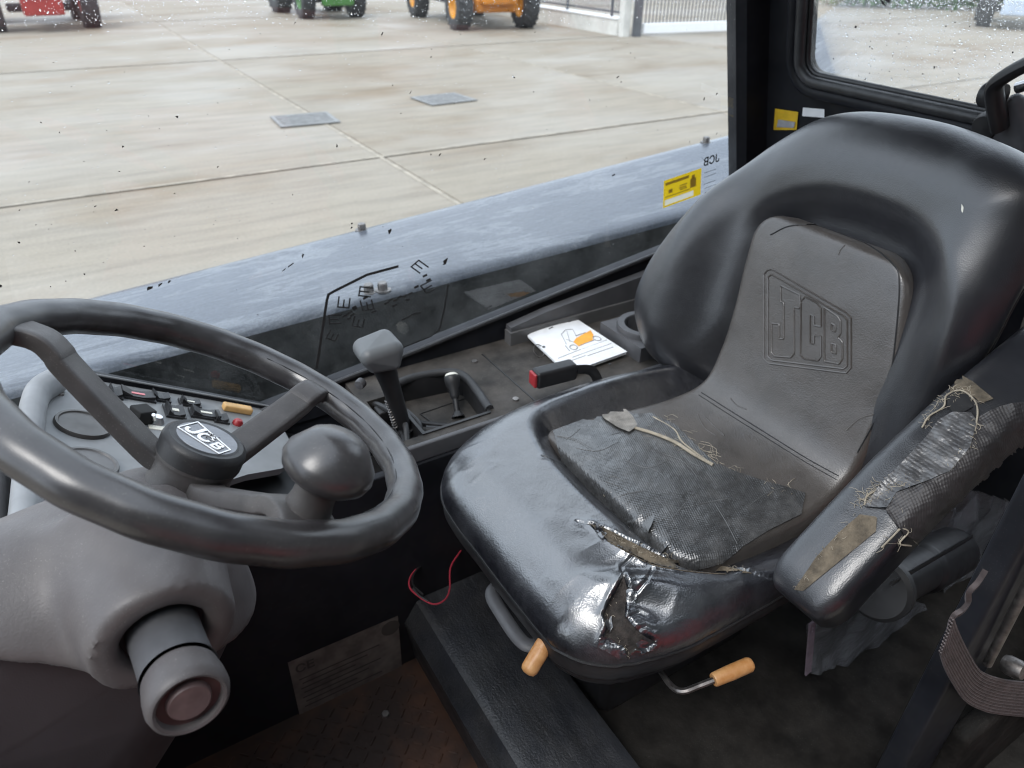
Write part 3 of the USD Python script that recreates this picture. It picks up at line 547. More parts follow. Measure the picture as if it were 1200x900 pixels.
ex = [(395, 171, .0020, 1.6, 1.2), (412, 172, .001, 1, 0), (603, 90, .0022, 1.4, .3), (625, 108, .0016, 1.3, 0), (515, 182, .0026, 1.6, .4), (505, 181, .0012, 1.3, 0), (568, 186, .0016, 1.6, 0), (207, 137, .0015, 1.6, 0), (144, 172, .0018, 1, 0), (125, 153, .0008, 1, 0), (70, 155, .001, 1, 0), (724, 90, .0022, 1.3, 1), (728, 96, .0018, 1.6, .5), (826, 115, .003, 1.5, .9), (840, 110, .002, 1.6, .4), (739, 62, .0014, 1, 0), (744, 68, .0012, 1, 0), (460, 100, .001, 1.5, 1), (481, 108, .0014, 2, 1.2), (175, 337, .0036, 1.8, .1), (188, 334, .0022, 2.4, .3), (198, 330, .0015, 2.5, .4), (355, 300, .0036, 1.2, .5), (340, 311, .0014, 5, .5), (333, 316, .0012, 3, .6), (412, 267, .0022, .8, 0), (412, 262, .0018, 1, 0), (457, 271, .0032, 1.8, .7), (524, 306, .0045, 2.0, .35), (719, 205, .0015, 3, .1), (302, 369, .0013, 1, 0), (343, 228, .0012, 1, 0), (137, 246, .0013, 2, 0), (100, 321, .0013, 1.5, 0), (22, 284, .0016, 1, 0), (88, 294, .001, 1, 0), (77, 329, .0012, 1, 0), (0, 335, .0022, 1.5, 0), (840, 157, .0035, .8, 0), (808, 166, .0018, .6, 0), (803, 162, .001, .6, 0)]
for k in range(150): ex.append((rg.random()*855, rg.random()*340, .00045*math.exp(rg.normal()*.5), 1+rg.random(), rg.random()*3))
ob(sw, 'dirt_flakes', flakes(ex, lambda px, py: aty(px, py, YW-.0012), A([1, 0, 0]), A([0, 0, 1]), rg), m_dirt, False, kind='stuff')
ex = [(948+rg.random()*240, rg.random()*125, .0006*math.exp(rg.normal()*.5), 1.2, rg.random()*3) for k in range(140)]+[(1095, 79, .002, 1, 0), (1035, 4, .003, 2.4, .9), (1039, -2, .004, 2, .8)]
ob(rw, 'dirt_flakes', flakes(ex, lambda px, py: rear(px, py, -.001+.0068), A([0, 1, 0]), rs, rg), m_dirt, False, kind='stuff')
# decal of lever positions on the side glass
def ink(pts, w, y=YW-.0012, closed=False):
    P = [aty(px, py, y) for px, py in pts]; L = sg.LineString([(p[0], p[2]) for p in P]+([(P[0][0], P[0][2])] if closed else [])); g = L.buffer(w, cap_style=2, join_style=2)
    return cat([prism(q, (0, y, 0), (1, 0, 0), (0, 0, 1), .0003) for q in getattr(g, 'geoms', [g])])
ob(sw, 'decal_outline', cat([ink([(371, 432), (378, 385), (383, 352), (385, 345), (392, 341), (430, 322), (467, 312)], .0026), ink([(525, 334), (521, 360), (515, 386), (505, 394), (460, 412), (430, 425)], .0018)]), m_ink, False)
def fork(cx, cy, s, a):
    c_, s_ = math.cos(a), math.sin(a); f = lambda x, y: (cx+s*(c_*x-s_*y), cy+s*(s_*x+c_*y)*.8)
    return [cat([ink([f(-.5, -.6), f(-.5, .6), f(.5, .6), f(.5, -.5)], .0014), ink([f(0, .55), f(0, -.3)], .0014)])]
gly = []
for (x, y, s, a) in ((429, 342, 13, 1.7), (403, 354, 13, .1), (430, 357, 13, -.2), (393, 374, 12, 1.5), (420, 377, 12, .2), (390, 393, 11, .4), (492, 313, 13, 2.3), (503, 336, 13, 1.0)): gly += fork(x, y, s, a)
for (x, y) in ((404, 370), (410, 366), (416, 362), (409, 373), (413, 369), (453, 355), (458, 351), (463, 352), (468, 348), (462, 358), (474, 347), (478, 351), (481, 344), (473, 374), (479, 371), (485, 368), (490, 367), (498, 323), (502, 328), (488, 336), (438, 365), (415, 360), (428, 349)):
    gly.append(ink([(x-2.6, y+1.2), (x+2.6, y-1.2)], .0023))
for g_ in gly: ob(sw, 'decal_symbol', g_, m_ink, False)
# warning sticker and maker mark on the side glass
st = [aty(*q, YW-.001) for q in ((778, 212), (822, 197), (821, 228), (777, 244))]
Us, Vs = unit(st[1]-st[0]), unit(st[0]-st[3]); ws, hs = np.linalg.norm(st[1]-st[0]), np.linalg.norm(st[0]-st[3])
def srect(x0, y0, x1, y1, o): return cat([T([st[3]+(A(x)*(st[2]-st[3]))+y*((1-x)*(st[0]-st[3])+x*(st[1]-st[2]))-A([0, o, 0]) for x, y in ((x0, y0), (x1, y0), (x1, y1), (x0, y1))], [(0, 1, 2), (0, 2, 3)])])
wsx = thing('warning_sticker', 'yellow warning sticker with a white strip', None, parent=cab)
ob(wsx, 'yellow_panel', cat([srect(0, .27, 1, 1, 0), srect(0, 0, 1, .07, 0), srect(0, .07, .04, .27, 0), srect(.80, .07, 1, .27, 0)]), m_stk_yel, False)
ob(wsx, 'white_strip', srect(.04, .07, .80, .27, .0004), m_stk_pale, False)
ob(wsx, 'print', cat([srect(.04, .80, .66, .90, .0004), srect(.42, .60, .62, .64, .0004), srect(.40, .52, .60, .56, .0004), srect(.43, .45, .62, .49, .0004), srect(.05, .36, .70, .39, .0004)]), m_stk_grey, False)
ob(wsx, 'pictogram', cat([srect(.13, .48, .23, .62, .0005), srect(.70, .40, .86, .74, .0005), srect(.74, .72, .82, .86, .0005)]), m_stk_grey, False)
mk = aty(834, 187, YW-.001)
ob(sw, 'maker_mark', cat([text('JCB', .019, mk, (1, 0, .12), (.25, 0, 1), .0003, True, True, True), ink([(822, 184), (829, 193)], .0003)]+[ink([(825, y), (839, y-5)], .0005) for y in (203, 208, 216, 221, 226)]), m_ink, False)
ys_ = [rear(*q, -.0315+.03) for q in ((909, 127), (936, 131), (934, 152), (907, 152))]
ob(cab, 'yellow_sticker', T([p-.0015*rn for p in ys_], [(0, 1, 2), (0, 2, 3)]), m_yellow, False, 'small yellow sticker below the rear window')
ob(cab, 'sticker_print', T([rear(*q, -.0048) for q in ((912, 140), (932, 143), (930, 150), (910, 149))], [(0, 1, 2), (0, 2, 3)]), m_greyprint, False)
ob(cab, 'white_sticker', T([rear(*q, -.0015) for q in ((941, 126), (966, 128), (966, 138), (940, 136))], [(0, 1, 2), (0, 2, 3)]), m_paper, False, 'white sticker next to the yellow one')
# rear window latch
lt = thing('rear_window_latch', 'black curved latch handle at the right end of the rear window', 'latch')
P = [rear(1172, 150, -.05), rear(1166, 118, -.07), rear(1166, 100, -.08), rear(1180, 88, -.085), rear(1206, 74, -.085), rear(1240, 62, -.085)]
ob(lt, 'handle', tube(spline(P, 24), .016, 12, sx=.7), m_black)
ob(lt, 'pivot', lathe([(0, .016), (.017, .016), (.02, .012), (.02, -.016), (0, -.016)], rear(1163, 112, -.06), (0, 1, 0), 24), m_black)
ob(lt, 'bracket', hullspheres([(rear(1150, 150, -.02), .012), (rear(1205, 160, -.02), .02), (rear(1190, 120, -.03), .014), (rear(1200, 185, -.02), .012)], 14), m_grey)
ob(lt, 'knob', lathe([(0, .02), (.02, .018), (.024, .01), (.024, -.02)], rear(1160, 146, -.02), -rn, 24), m_black)
ob(lt, 'chrome_pin', tube([rear(1192, 103, -.05), rear(1215, 96, -.05)], .009, 10), m_chrome)

# ================================================================== SEAT
seat = thing('operator_seat', 'worn black vinyl operator seat with taped cushion, torn edges and armrest', 'seat')
OUT = [(.357, .50), (.355, .58), (.355, .66), (.354, .74), (.362, .80), (.39, .848), (.44, .882), (.52, .905), (.62, .917), (.72, .917), (.82, .905), (.92, .88), (.97, .80), (.98, .65), (.965, .50), (.92, .42), (.80, .388), (.69, .380), (.58, .380), (.50, .384), (.43, .402), (.385, .435), (.362, .47)]
DISH = spline([(.553, .60), (.552, .68), (.558, .75), (.58, .80), (.64, .815), (.76, .815), (.90, .79), (1.0, .70), (1.0, .55), (.90, .445), (.78, .435), (.66, .437), (.59, .455), (.562, .50)], 60, True)
def cush(P):
    d = pdist(P, DISH); x, y = P[:, 0], P[:, 1]
    h = 1.462-.012*sstep(.55, .38, x)+.004*sstep(.6, .9, y)
    h = h-.052*(1-sstep(-.018, .050, d))
    w = .0035*(meshkit.fbm(np.c_[P*9, P[:, :1]*0], 3, 5)-.5)
    cr = .006*np.exp(-((x-.47)**2+(y-.46)**2)/.004)*np.sin((x*.7+y*.9)*95)
    return h+w+cr
c0m, _, _ = pillow(OUT, cush, .085, .066, [(.001, -.004)], 160, 40, (.63, .64)); H0 = Hit(c0m)
def toxy(L): return A([h[0][:2] for h in (H0(*p) for p in L) if h is not None])
TEAR1 = [(690, 614), (712, 621), (735, 633), (757, 644), (780, 654), (805, 659), (835, 662), (862, 667), (880, 672), (850, 673), (818, 671), (790, 667), (762, 661), (735, 647), (712, 634)]
TEAR2 = [(724, 686), (731, 674), (737, 690), (735, 706), (733, 722), (742, 733), (752, 742), (768, 752), (758, 764), (745, 762), (735, 770), (728, 760), (714, 757), (704, 750), (711, 735), (706, 722), (713, 705)]
CR = [[(731, 676), (728, 664), (742, 652), (752, 640)], [(737, 692), (746, 695), (758, 682), (764, 668)], [(676, 611), (690, 615), (706, 622)], [(880, 671), (900, 676), (922, 684)], [(668, 547), (650, 541), (636, 535)], [(735, 725), (748, 718), (757, 722)], [(742, 742), (756, 735), (766, 740)]]
T1, T2 = toxy(TEAR1), toxy(TEAR2); CRX = [toxy(l) for l in CR]
def ldist(P, L):
    out = np.full(len(P), 1e9)
    for p, q in zip(L[:-1], L[1:]):
        d = q-p; t = np.clip(((P-p)@d)/max(d@d, 1e-12), 0, 1); out = np.minimum(out, np.linalg.norm(P-p-t[:, None]*d, axis=1))
    return out
def cush2(P):
    h = cush(P); lip = np.zeros(len(P))
    for t_ in (T1, T2):
        d = pdist(P, t_); h = h-.006*sstep(.0012, -.0035, d); lip = lip+.0034*np.exp(-(d/.006)**2)*(d > 0)*(.35+1.1*meshkit.noise(np.c_[P*120, P[:, :1]*0], 8))
    for l in CRX: d = ldist(P, l); h = h-.0026*np.exp(-(d/.0016)**2); lip = lip+.0010*np.exp(-((d-.004)/.003)**2)
    w = np.exp(-((P[:, 0]-.455)**2/.010+(P[:, 1]-.475)**2/.008)); rid = 1-abs(2*meshkit.noise(np.c_[P[:, 0]*34+P[:, 1]*12, P[:, 1]*16, P[:, 0]*0], 4)-1); rid2 = 1-abs(2*meshkit.noise(np.c_[P[:, 1]*42, P[:, 0]*22+P[:, 1]*18, P[:, 0]*0], 14)-1)
    w2 = np.exp(-((P[:, 0]-.60)**2/.012+(P[:, 1]-.41)**2/.002)); w3 = np.exp(-((P[:, 0]-.40)**2/.004+(P[:, 1]-.80)**2/.004))
    return h+lip+.0017*w*(rid**2+rid2**2)+.0022*(w2+w3)*rid2**4
cm, co, ctop = pillow(OUT, cush2, .085, .066, [(.001, -.004)], 460, 150, (.63, .64))
ob(seat, 'cushion', cm, m_vinyl, True)
HC = Hit(cm)
seam = np.c_[co, ctop[:, 2]]
ob(seat, 'cushion_seam', tube(seam+A([0, 0, -.002]), .0022, 6, True), m_black)
nr = (co-co.mean(0)); nr /= np.linalg.norm(nr, axis=1, keepdims=True)
def skirt(levels):
    V = np.vstack([np.c_[co-nr*i, ctop[:, 2]+dz] for i, dz in levels]); N = len(co); F = []
    for k in range(len(levels)-1):
        a = np.arange(N)+k*N; b = (np.arange(N)+1) % N+k*N; F += [np.c_[a, a+N, b+N], np.c_[a, b+N, b]]
    return T(V, np.vstack(F))
ob(seat, 'cushion_side', skirt([(.002, -.004), (.000, -.012), (.002, -.030), (.012, -.046), (.030, -.056), (.06, -.058)]), m_skirt, True)
ob(seat, 'seat_pan', skirt([(.022, -.054), (.020, -.064), (.026, -.070), (.034, -.086), (.050, -.100), (.075, -.108), (.16, -.112)]), m_black, True)
# backrest
TB = math.tan(math.radians(14)); nb = unit([-1, 0, TB]); sb = unit([TB, 0, 1]); OB = A([.905, 0, 1.45])
def bk(px, py, o=0): P = onp(px, py, (1, 0, -TB), .905-1.45*TB-o/math.cos(math.radians(14))); return (P-OB)[1], (P-OB)@sb
BPX = [(815, 470), (772, 418), (757, 380), (756, 345), (772, 305), (800, 265), (832, 229), (866, 195), (900, 165), (935, 142), (965, 130), (1000, 126), (1045, 130), (1095, 140), (1145, 157), (1200, 182), (1235, 215), (1232, 262), (1200, 330), (1160, 410), (1110, 480), (1050, 560), (1010, 620)]
BO = [bk(*q) for q in BPX]+[(.50, -.10), (.66, -.115), (.80, -.09)]
PADO = spline([bk(*q, .03) for q in [(888, 292), (900, 266), (955, 254), (1014, 270), (1068, 302), (1086, 340), (1071, 402), (1054, 455), (1010, 560)]]+[(.45, -.06), (.76, -.06)]+[bk(*q, .03) for q in [(800, 470), (848, 405), (868, 350)]], 70, True)
def backh(P):
    a, b = P[:, 0], P[:, 1]; d = pdist(P, PADO)
    wing = sstep(.12, .235, abs(a-.675)); top = sstep(.30, .42, b)
    h = .020+.052*wing*(1-.65*top)+.010*top
    h = h-.030*(1-sstep(-.005, .055, d))*(1-.25*top)
    return h+.002*(meshkit.fbm(np.c_[P*8, P[:, :1]*0], 3, 9)-.5)
bm_, bo, btop = pillow(BO, backh, .085, .072, [(.004, -.012), (.010, -.03), (.030, -.052), (.06, -.058), (.13, -.060)], 220, 60, (.675, .20))
BW = lambda v: OB+v[:, :1]*A([0, 1, 0])+v[:, 1:2]*sb+v[:, 2:3]*nb
bm_.vertices = BW(np.asarray(bm_.vertices)); bm_.fix_normals() if False else None
def orient(m, ref):
    if ((m.face_normals*(m.triangles_center-ref)).sum(1)*m.area_faces).sum() < 0: m.invert()
    return m
orient(bm_, bm_.vertices.mean(0))
ob(seat, 'backrest', bm_, m_vinyl_back, True)
HB = Hit(bm_)
bs_ = BW(np.c_[bo-(bo-bo.mean(0))*.012, btop[:, 2]-.012])
ob(seat, 'backrest_seam', tube(bs_, .0018, 6, True), m_black)
ob(seat, 'pale_nick', patch(HB, [(1127, 239), (1129.5, 243), (1128.5, 250), (1126.5, 247)], 1.5, .0004), m_pale)
# centre pad, one strip from the backrest down on to the cushion
ST = A([(.958, 1.780, .742, .533), (.946, 1.748, .773, .493), (.930, 1.69, .771, .470), (.912, 1.615, .760, .450), (.892, 1.545, .754, .443), (.864, 1.482, .755, .440), (.815, 1.452, .774, .438), (.74, 1.441, .793, .437), (.65, 1.437, .813, .442), (.585, 1.434, .822, .458), (.556, 1.430, .815, .49)])
SS = spline(ST, 70); nt = 41; tt = np.linspace(-1, 1, nt)
path = SS[:, [0, 1]]; tg = np.gradient(path, axis=0); tg /= np.linalg.norm(tg, axis=1, keepdims=True); nn = np.c_[tg[:, 1], -tg[:, 0]]  # outward (toward sitter)
if nn[5, 0] > 0: nn = -nn
sl_ = np.linspace(0, 1, len(SS)); endr = np.sqrt(np.clip(1-np.clip(1-sl_/.05, 0, 1)**2, 0, 1)); endr2 = np.sqrt(np.clip(1-np.clip(1-(1-sl_)/.04, 0, 1)**2, 0, 1))
PV = []
for i in range(len(SS)):
    yl, yr_ = SS[i, 2], SS[i, 3]; cy, hw = (yl+yr_)/2, (yl-yr_)/2; w = hw*(1-.16*(1-endr[i])-.1*(1-endr2[i]))
    up_ = .010*(1-tt**2)-.030*(1-np.sqrt(np.clip(1-np.clip((abs(tt)-.84)/.16, 0, 1)**2, 0, 1)))-.028*(1-endr[i])-.025*(1-endr2[i])
    sq = np.sign(tt)*np.minimum(abs(tt), .90+.1*np.clip((abs(tt)-.9)/.1, 0, 1)**.6)
    ww = np.clip(abs(tt), 0, 1); fr = np.where(abs(tt) > .84, .84+.16*np.sin((np.clip((abs(tt)-.84)/.16, 0, 1))*math.pi/2)*.55, abs(tt))/.928
    y = cy+np.sign(tt)*fr*w
    wr = .0016*(meshkit.fbm(np.c_[np.full(nt, i*.22), y*26, y*0], 3, 4)-.5)
    PV.append(np.c_[path[i, 0]+nn[i, 0]*(up_+wr), y, path[i, 1]+nn[i, 1]*(up_+wr)])
    e = PV[-1]
    for s_, idx in ((0, 0), (1, -1)):
        pass
PV = A(PV); pv = PV.reshape(-1, 3); base = pv.copy()
# close the sides downward
ex0 = PV[:, 0]-np.c_[nn[:, 0], 0*nn[:, 0], nn[:, 1]]*.03; ex1 = PV[:, -1]-np.c_[nn[:, 0], 0*nn[:, 0], nn[:, 1]]*.03
full = np.concatenate([ex0[:, None], PV, ex1[:, None]], 1); topr = full[:1]-(np.r_[nn[0, 0], 0, nn[0, 1]]*.03)[None, None]; botr = full[-1:]-(np.r_[nn[-1, 0], 0, nn[-1, 1]]*.03)[None, None]
full = np.concatenate([topr, full, botr], 0)
pm = T(full.reshape(-1, 3), gridfaces(full.shape[0], full.shape[1])); 
if (pm.face_normals@A([-.6, 0, .8])).mean() < 0: pm.invert()
ob(seat, 'centre_pad', pm, m_pad, True)
HP = Hit(pm)
padp = f'{seat}/centre_pad'
ob(padp, 'piping', cat([trace(HP, [(903, 275), (928, 264.5), (970, 266), (1014, 285), (1046, 309), (1054, 330), (1050, 391), (1042, 448), (1027, 489), (1005, 530)], 70, .0011)]), m_black)
ob(padp, 'fold_seam', cat([trace(HP, [(822, 460), (860, 484), (900, 509), (945, 537), (983, 558)], 40, .0008), trace(HP, [(819, 463), (858, 488), (898, 513), (943, 541), (980, 562)], 40, .0006)]), m_black)
def z5(L): return [(750+x/2.647, 240+y/2.647) for x, y in L]
emb = [[(385, 215), (395, 203), (410, 200), (640, 335), (655, 350), (655, 505), (640, 522), (400, 492), (385, 478)], [(397, 225), (408, 215), (632, 345), (643, 358), (643, 500), (632, 509), (408, 482), (397, 470)],
       [(437, 250), (497, 280), (495, 322), (478, 318), (478, 462), (468, 474), (418, 470), (408, 458), (408, 368), (432, 370), (432, 415), (446, 417), (446, 305), (437, 300)],
       [(500, 298), (512, 285), (550, 305), (562, 322), (562, 378), (540, 374), (540, 345), (528, 340), (528, 430), (540, 432), (540, 405), (562, 408), (562, 470), (552, 484), (510, 478), (498, 466)],
       [(572, 318), (612, 345), (622, 360), (622, 400), (614, 412), (628, 425), (628, 478), (618, 494), (572, 486)], [(594, 368), (606, 374), (606, 394), (594, 390)], [(594, 430), (608, 434), (608, 462), (594, 458)]]
ob(padp, 'maker_emblem', cat([tracelin(HP, z5(l), .0014, .0003, True, 1.6) for l in emb]), m_pad)
for l in ([(180, 650), (200, 690), (235, 715)], [(200, 655), (225, 680), (262, 715)], [(280, 600), (300, 622), (330, 635)], [(635, 125), (622, 140), (615, 155)], [(640, 700), (680, 665), (725, 650)]): ob(padp, 'crease', trace(HP, z5(l), 14, .0013, -.0004), m_pad)
# cloth tape over the front of the pad
TP = [(648, 506), (690, 491), (706, 477), (724, 474), (741, 487), (764, 486), (792, 500), (812, 520), (838, 545), (880, 560), (944, 579), (938, 603), (900, 622), (870, 640), (845, 660), (806, 668), (776, 662), (750, 640), (718, 602), (688, 572), (660, 540)]
ob(seat, 'cloth_tape', patch(HP, TP, 4, .0016, .0045, 2, 24, .002), m_tape, True)
ob(f'{seat}/cloth_tape', 'lifted_tape_strip', patch(HP, [(701, 484), (712, 478), (727, 477), (741, 490), (747, 502), (737, 510), (722, 503), (708, 494)], 3, .005, .004, 8, 60, .002), M('pale_cloth_backing', (.20, .185, .165), .8, .3, 60, extra=weave, bump2=.002, bs2=60), True)
ob(f'{seat}/cloth_tape', 'twisted_strand', cat([trace(HP, [(742, 503), (765, 510), (790, 520), (812, 534), (835, 547)], 30, .0028, .004), trace(HP, [(765, 490), (790, 505), (800, 520), (826, 540)], 30, .0014, .003)]), m_thread)
ob(f'{seat}/cloth_tape', 'torn_corner', patch(HP, [(737, 610), (767, 606), (763, 625), (785, 640), (777, 650), (758, 636)], 3, .006, .006, 5, 80, .003), m_tape, True)
def scuffs(hit, poly, n, seed, ln=(14, 60)):
    rg = np.random.default_rng(seed); g = sg.Polygon(poly); x0, y0, x1, y1 = g.bounds; out = []
    while len(out) < n:
        x, y = x0+rg.random()*(x1-x0), y0+rg.random()*(y1-y0); a = rg.choice([.45, -.75, .9, -.3])+rg.normal()*.15; l = ln[0]+rg.random()*(ln[1]-ln[0]); b = rg.normal()*l*.08
        L = [(x, y), (x+math.cos(a)*l/2-b*math.sin(a), y+math.sin(a)*l/2+b*math.cos(a)), (x+math.cos(a)*l, y+math.sin(a)*l)]
        if all(g.contains(sg.Point(p)) for p in L): out.append(trace(hit, L, 12, .00022+.0002*rg.random(), .0003, seg=4))
    return cat(out)
HT = Hit(cat([patch(HP, TP, 4, .0016, .0045, 2, 24, .002)]))
ob(f'{seat}/cloth_tape', 'pale_scuffs', scuffs(HT, TP, 20, 21), M('scuffed_thread', (.13, .13, .13), .5), kind='stuff')
ob(seat, 'frayed_threads', cat([threads(HP, [(712, 480), (740, 505), (790, 520), (830, 540), (880, 560), (940, 580)], 60, .018, .0003, 1, 4), threads(HP, [(770, 485), (830, 530), (850, 548)], 25, .03, .0003, 4, 3), threads(HP, [(640, 520), (700, 590), (770, 650)], 14, .012, .0003, 6, 3)]), m_thread, kind='stuff')
# tears in the cushion
def inner(L, k): g = sg.Polygon(L).buffer(k); g = max(getattr(g, 'geoms', [g]), key=lambda q: q.area); return list(g.exterior.coords)[:-1]
ob(seat, 'tear', patch(HC, inner(TEAR1, -.4), 2.5, .0010, .0030, 1, 160), m_foam, True)
ob(seat, 'tear', patch(HC, inner(TEAR2, -.4), 2.5, .0010, .0036, 2, 130), m_foam_dark, True)
ob(seat, 'tear_edge', cat([trace(HC, TEAR1[:9], 50, .0007, .0005), trace(HC, TEAR1[9:], 30, .0006, .0005)]), m_foam)
def shard(L, k, seed): return patch(HC, L, 2.0, k, .0045, seed, 130, .0035)
for n_, L in enumerate([[(704, 744), (716, 747), (728, 758), (734, 768), (726, 770), (714, 762), (702, 755)], [(744, 752), (757, 744), (770, 750), (764, 760), (750, 764)], [(700, 614), (712, 626), (706, 633), (698, 625)], [(708, 728), (716, 724), (718, 736), (711, 741)], [(737, 690), (746, 694), (742, 706), (736, 714)]]):
    ob(seat, 'torn_flap', shard(L, .0028, n_+4), m_vinyl, True)
ob(seat, 'frayed_edge', cat([threads(HC, [(700, 618), (770, 652), (870, 668)], 110, .006, .00022, 2, 2), threads(HC, [(722, 690), (710, 735), (735, 768)], 30, .005, .0002, 3, 2)]), m_thread, kind='stuff')
# armrest
arm = f'{seat}/armrest'; UsdGeom.Xform.Define(stage, arm)
AY = .335
cl = spline([A([.632, AY, 1.440]), A([.70, AY, 1.495]), A([.80, AY, 1.566]), A([.90, AY-.004, 1.628]), A([1.00, AY-.01, 1.680]), A([1.10, AY-.015, 1.725])], 90)
tg = np.gradient(cl, axis=0); tg /= np.linalg.norm(tg, axis=1, keepdims=True); upv = np.cross(tg, [0, 1, 0]); upv *= np.sign(upv[:, 2:3])
AV = []; na = 48; an = np.linspace(0, 2*np.pi, na, endpoint=False)
for i in range(len(cl)):
    k = min(1, (i+.3)/9); e = math.sqrt(max(0, 1-(1-k)**2)); w, h = .0485*(.55+.45*e), .0415*(.45+.55*e)
    cx = np.sign(np.cos(an))*abs(np.cos(an))**.5; cy = np.sign(np.sin(an))*abs(np.sin(an))**.5
    q = cl[i]+w*cx[:, None]*A([0, 1, 0])+h*cy[:, None]*upv[i]
    AV.append(q+upv[i]*(.0035*(meshkit.fbm(q*30, 3, 2)-.5))[:, None])
AV = np.vstack(AV+[cl[:1]]); F = []
for i in range(len(cl)-1):
    for q in range(na): s = (q+1) % na; F += [(i*na+q, i*na+s, (i+1)*na+s), (i*na+q, (i+1)*na+s, (i+1)*na+q)]
F += [(len(AV)-1, (q+1) % na, q) for q in range(na)]
am = orient(T(AV, F), AV.mean(0)); ob(arm, 'armrest_body', am, m_vinyl_back, True); HA = Hit(am)
def z3(L): return [(900+x/2.647, 400+y/2.647) for x, y in L]
ob(arm, 'exposed_foam', patch(HA, z3([(82, 770), (150, 670), (225, 590), (285, 538), (338, 545), (335, 590), (250, 660), (170, 725), (110, 775)]), 3, .0010, .002, 3, 90), m_foam, True)
ob(arm, 'cloth_tape', patch(HA, z3([(300, 515), (355, 440), (420, 375), (490, 300), (530, 245), (570, 225), (630, 225), (648, 250), (625, 330), (560, 405), (480, 440), (400, 470), (370, 520)]), 2.5, .0016, .006, 5, 60, .002), m_tape2, True)
ob(arm, 'ribbed_cloth', patch(HA, z3([(365, 525), (398, 474), (480, 442), (565, 405), (628, 330), (655, 235), (720, 205), (800, 190), (800, 300), (720, 400), (640, 500), (560, 570), (480, 620), (420, 600), (390, 560)]), 3, .0012, .007, 9, 70, .002), m_rib, True)
ob(arm, 'exposed_foam', patch(HA, z3([(570, 130), (600, 105), (640, 130), (700, 180), (660, 195), (640, 175), (600, 150), (565, 165)]), 3, .0014, .002, 4, 90), m_foam, True)
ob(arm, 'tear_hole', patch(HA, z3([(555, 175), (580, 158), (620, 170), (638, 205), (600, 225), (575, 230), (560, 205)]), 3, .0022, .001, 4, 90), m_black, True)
ob(arm, 'frayed_threads', cat([threads(HA, z3([(480, 265), (540, 190), (560, 165), (620, 160), (650, 200)]), 70, .010, .00024, 11, 3), threads(HA, z3([(290, 500), (330, 460), (400, 450), (450, 430)]), 110, .010, .00026, 12, 4), threads(HA, z3([(340, 640), (400, 590), (430, 580), (400, 630), (460, 625)]), 8, .02, .00024, 13, 3), threads(HA, z3([(90, 770), (180, 640), (290, 530)]), 20, .006, .0003, 14, 2), threads(HA, z3([(560, 400), (640, 320), (650, 220)]), 24, .01, .0003, 15, 2)]), m_thread, kind='stuff')
def lace(pts): return trace(HA, z3(pts), 40, .0011, .0016)
for t_ in [lace([(300, 510), (310, 480), (360, 455), (410, 452), (455, 432)]), lace([(478, 270), (500, 235), (545, 205), (555, 170), (600, 155), (640, 185), (650, 225), (640, 280)]), lace([(350, 640), (385, 605), (410, 582), (432, 590), (405, 625), (440, 632)])]: ob(arm, 'torn_edge', t_, m_thread)
# suspension, handles and levers below the cushion
ob(seat, 'suspension_cover', cat([box((.54, .56, .97), (.90, .84, 1.16), .02), box((.50, .54, 1.15), (.91, .85, 1.30), .03)]), m_black)
for z in (1.17, 1.205, 1.24): ob(seat, 'bellows_fold', box((.488, .53, z), (.92, .86, z+.020), .009), m_rub)
hl = [atz(*q, 1.325) for q in [(600, 684), (584, 686), (577, 698), (590, 722), (608, 748), (622, 757), (640, 752)]]
ob(seat, 'grab_handle', tube(spline(hl, 40), .0065, 10, sx=1.7, up=A([0, 0, 1.0])), m_grey)
def knob(p, q, r, label=None):
    d = unit(q-p); L = np.linalg.norm(q-p)
    return lathe([(0, 0), (r*.82, .0), (r*.92, .002), (r, L*.45), (r*.97, L*.46), (r*1.0, L*.48), (r*.98, L-r*.6), (r*.8, L-r*.22), (r*.4, L-r*.03), (0, L)], p, d, 24)
p, q = atz(648, 738, 1.372), atz(617, 790, 1.342)
l1 = f'{seat}/recline_lever'; UsdGeom.Xform.Define(stage, l1)
ob(l1, 'rod', tube([p+(p-q)*2.0, p+(p-q)*.2, p], .004, 8), m_black); ob(l1, 'tan_grip', knob(p, q, .0118), m_tan)
p, q = atz(836, 797, 1.335), atz(882, 777, 1.34)
l2 = f'{seat}/height_lever'; UsdGeom.Xform.Define(stage, l2)
ob(l2, 'rod', tube(spline([atz(770, 780, 1.30), atz(786, 803, 1.318), atz(800, 810, 1.325), atz(818, 804, 1.33), p], 20), .0042, 8), m_steel); ob(l2, 'tan_grip', knob(p, q, .0100), m_tan)
# belt buckle and belt gear beside the seat
bu = thing('belt_buckle', 'black seat belt buckle with a red button beside the cushion', 'buckle')
q0, q1 = atz(626, 444, 1.465), atz(690, 428, 1.465); U = unit(q1-q0)
m = rbox((.085, .030, .034), .006, 12); m.apply_translation((.0425, 0, 0)); ob(bu, 'housing', place(m, q0, U, np.cross([0, 0, 1], U)), m_black)
m = rbox((.006, .024, .027), .002, 8); m.apply_translation((-.002, 0, 0)); ob(bu, 'red_button', place(m, q0, U, np.cross([0, 0, 1], U)), m_red)
ob(bu, 'stalk', tube(spline([q0+U*.08, q0+U*.13-A([0, 0, .02]), q0+U*.16-A([0, 0, .10])], 14), .010, 8, sx=.4), m_black)
rt = thing('belt_retractor', 'black cylinder of the belt retractor behind the armrest', 'belt retractor')
c0, c1 = aty(1030, 690, .33), aty(1112, 648, .37); ax = unit(c1-c0); L = np.linalg.norm(c1-c0)
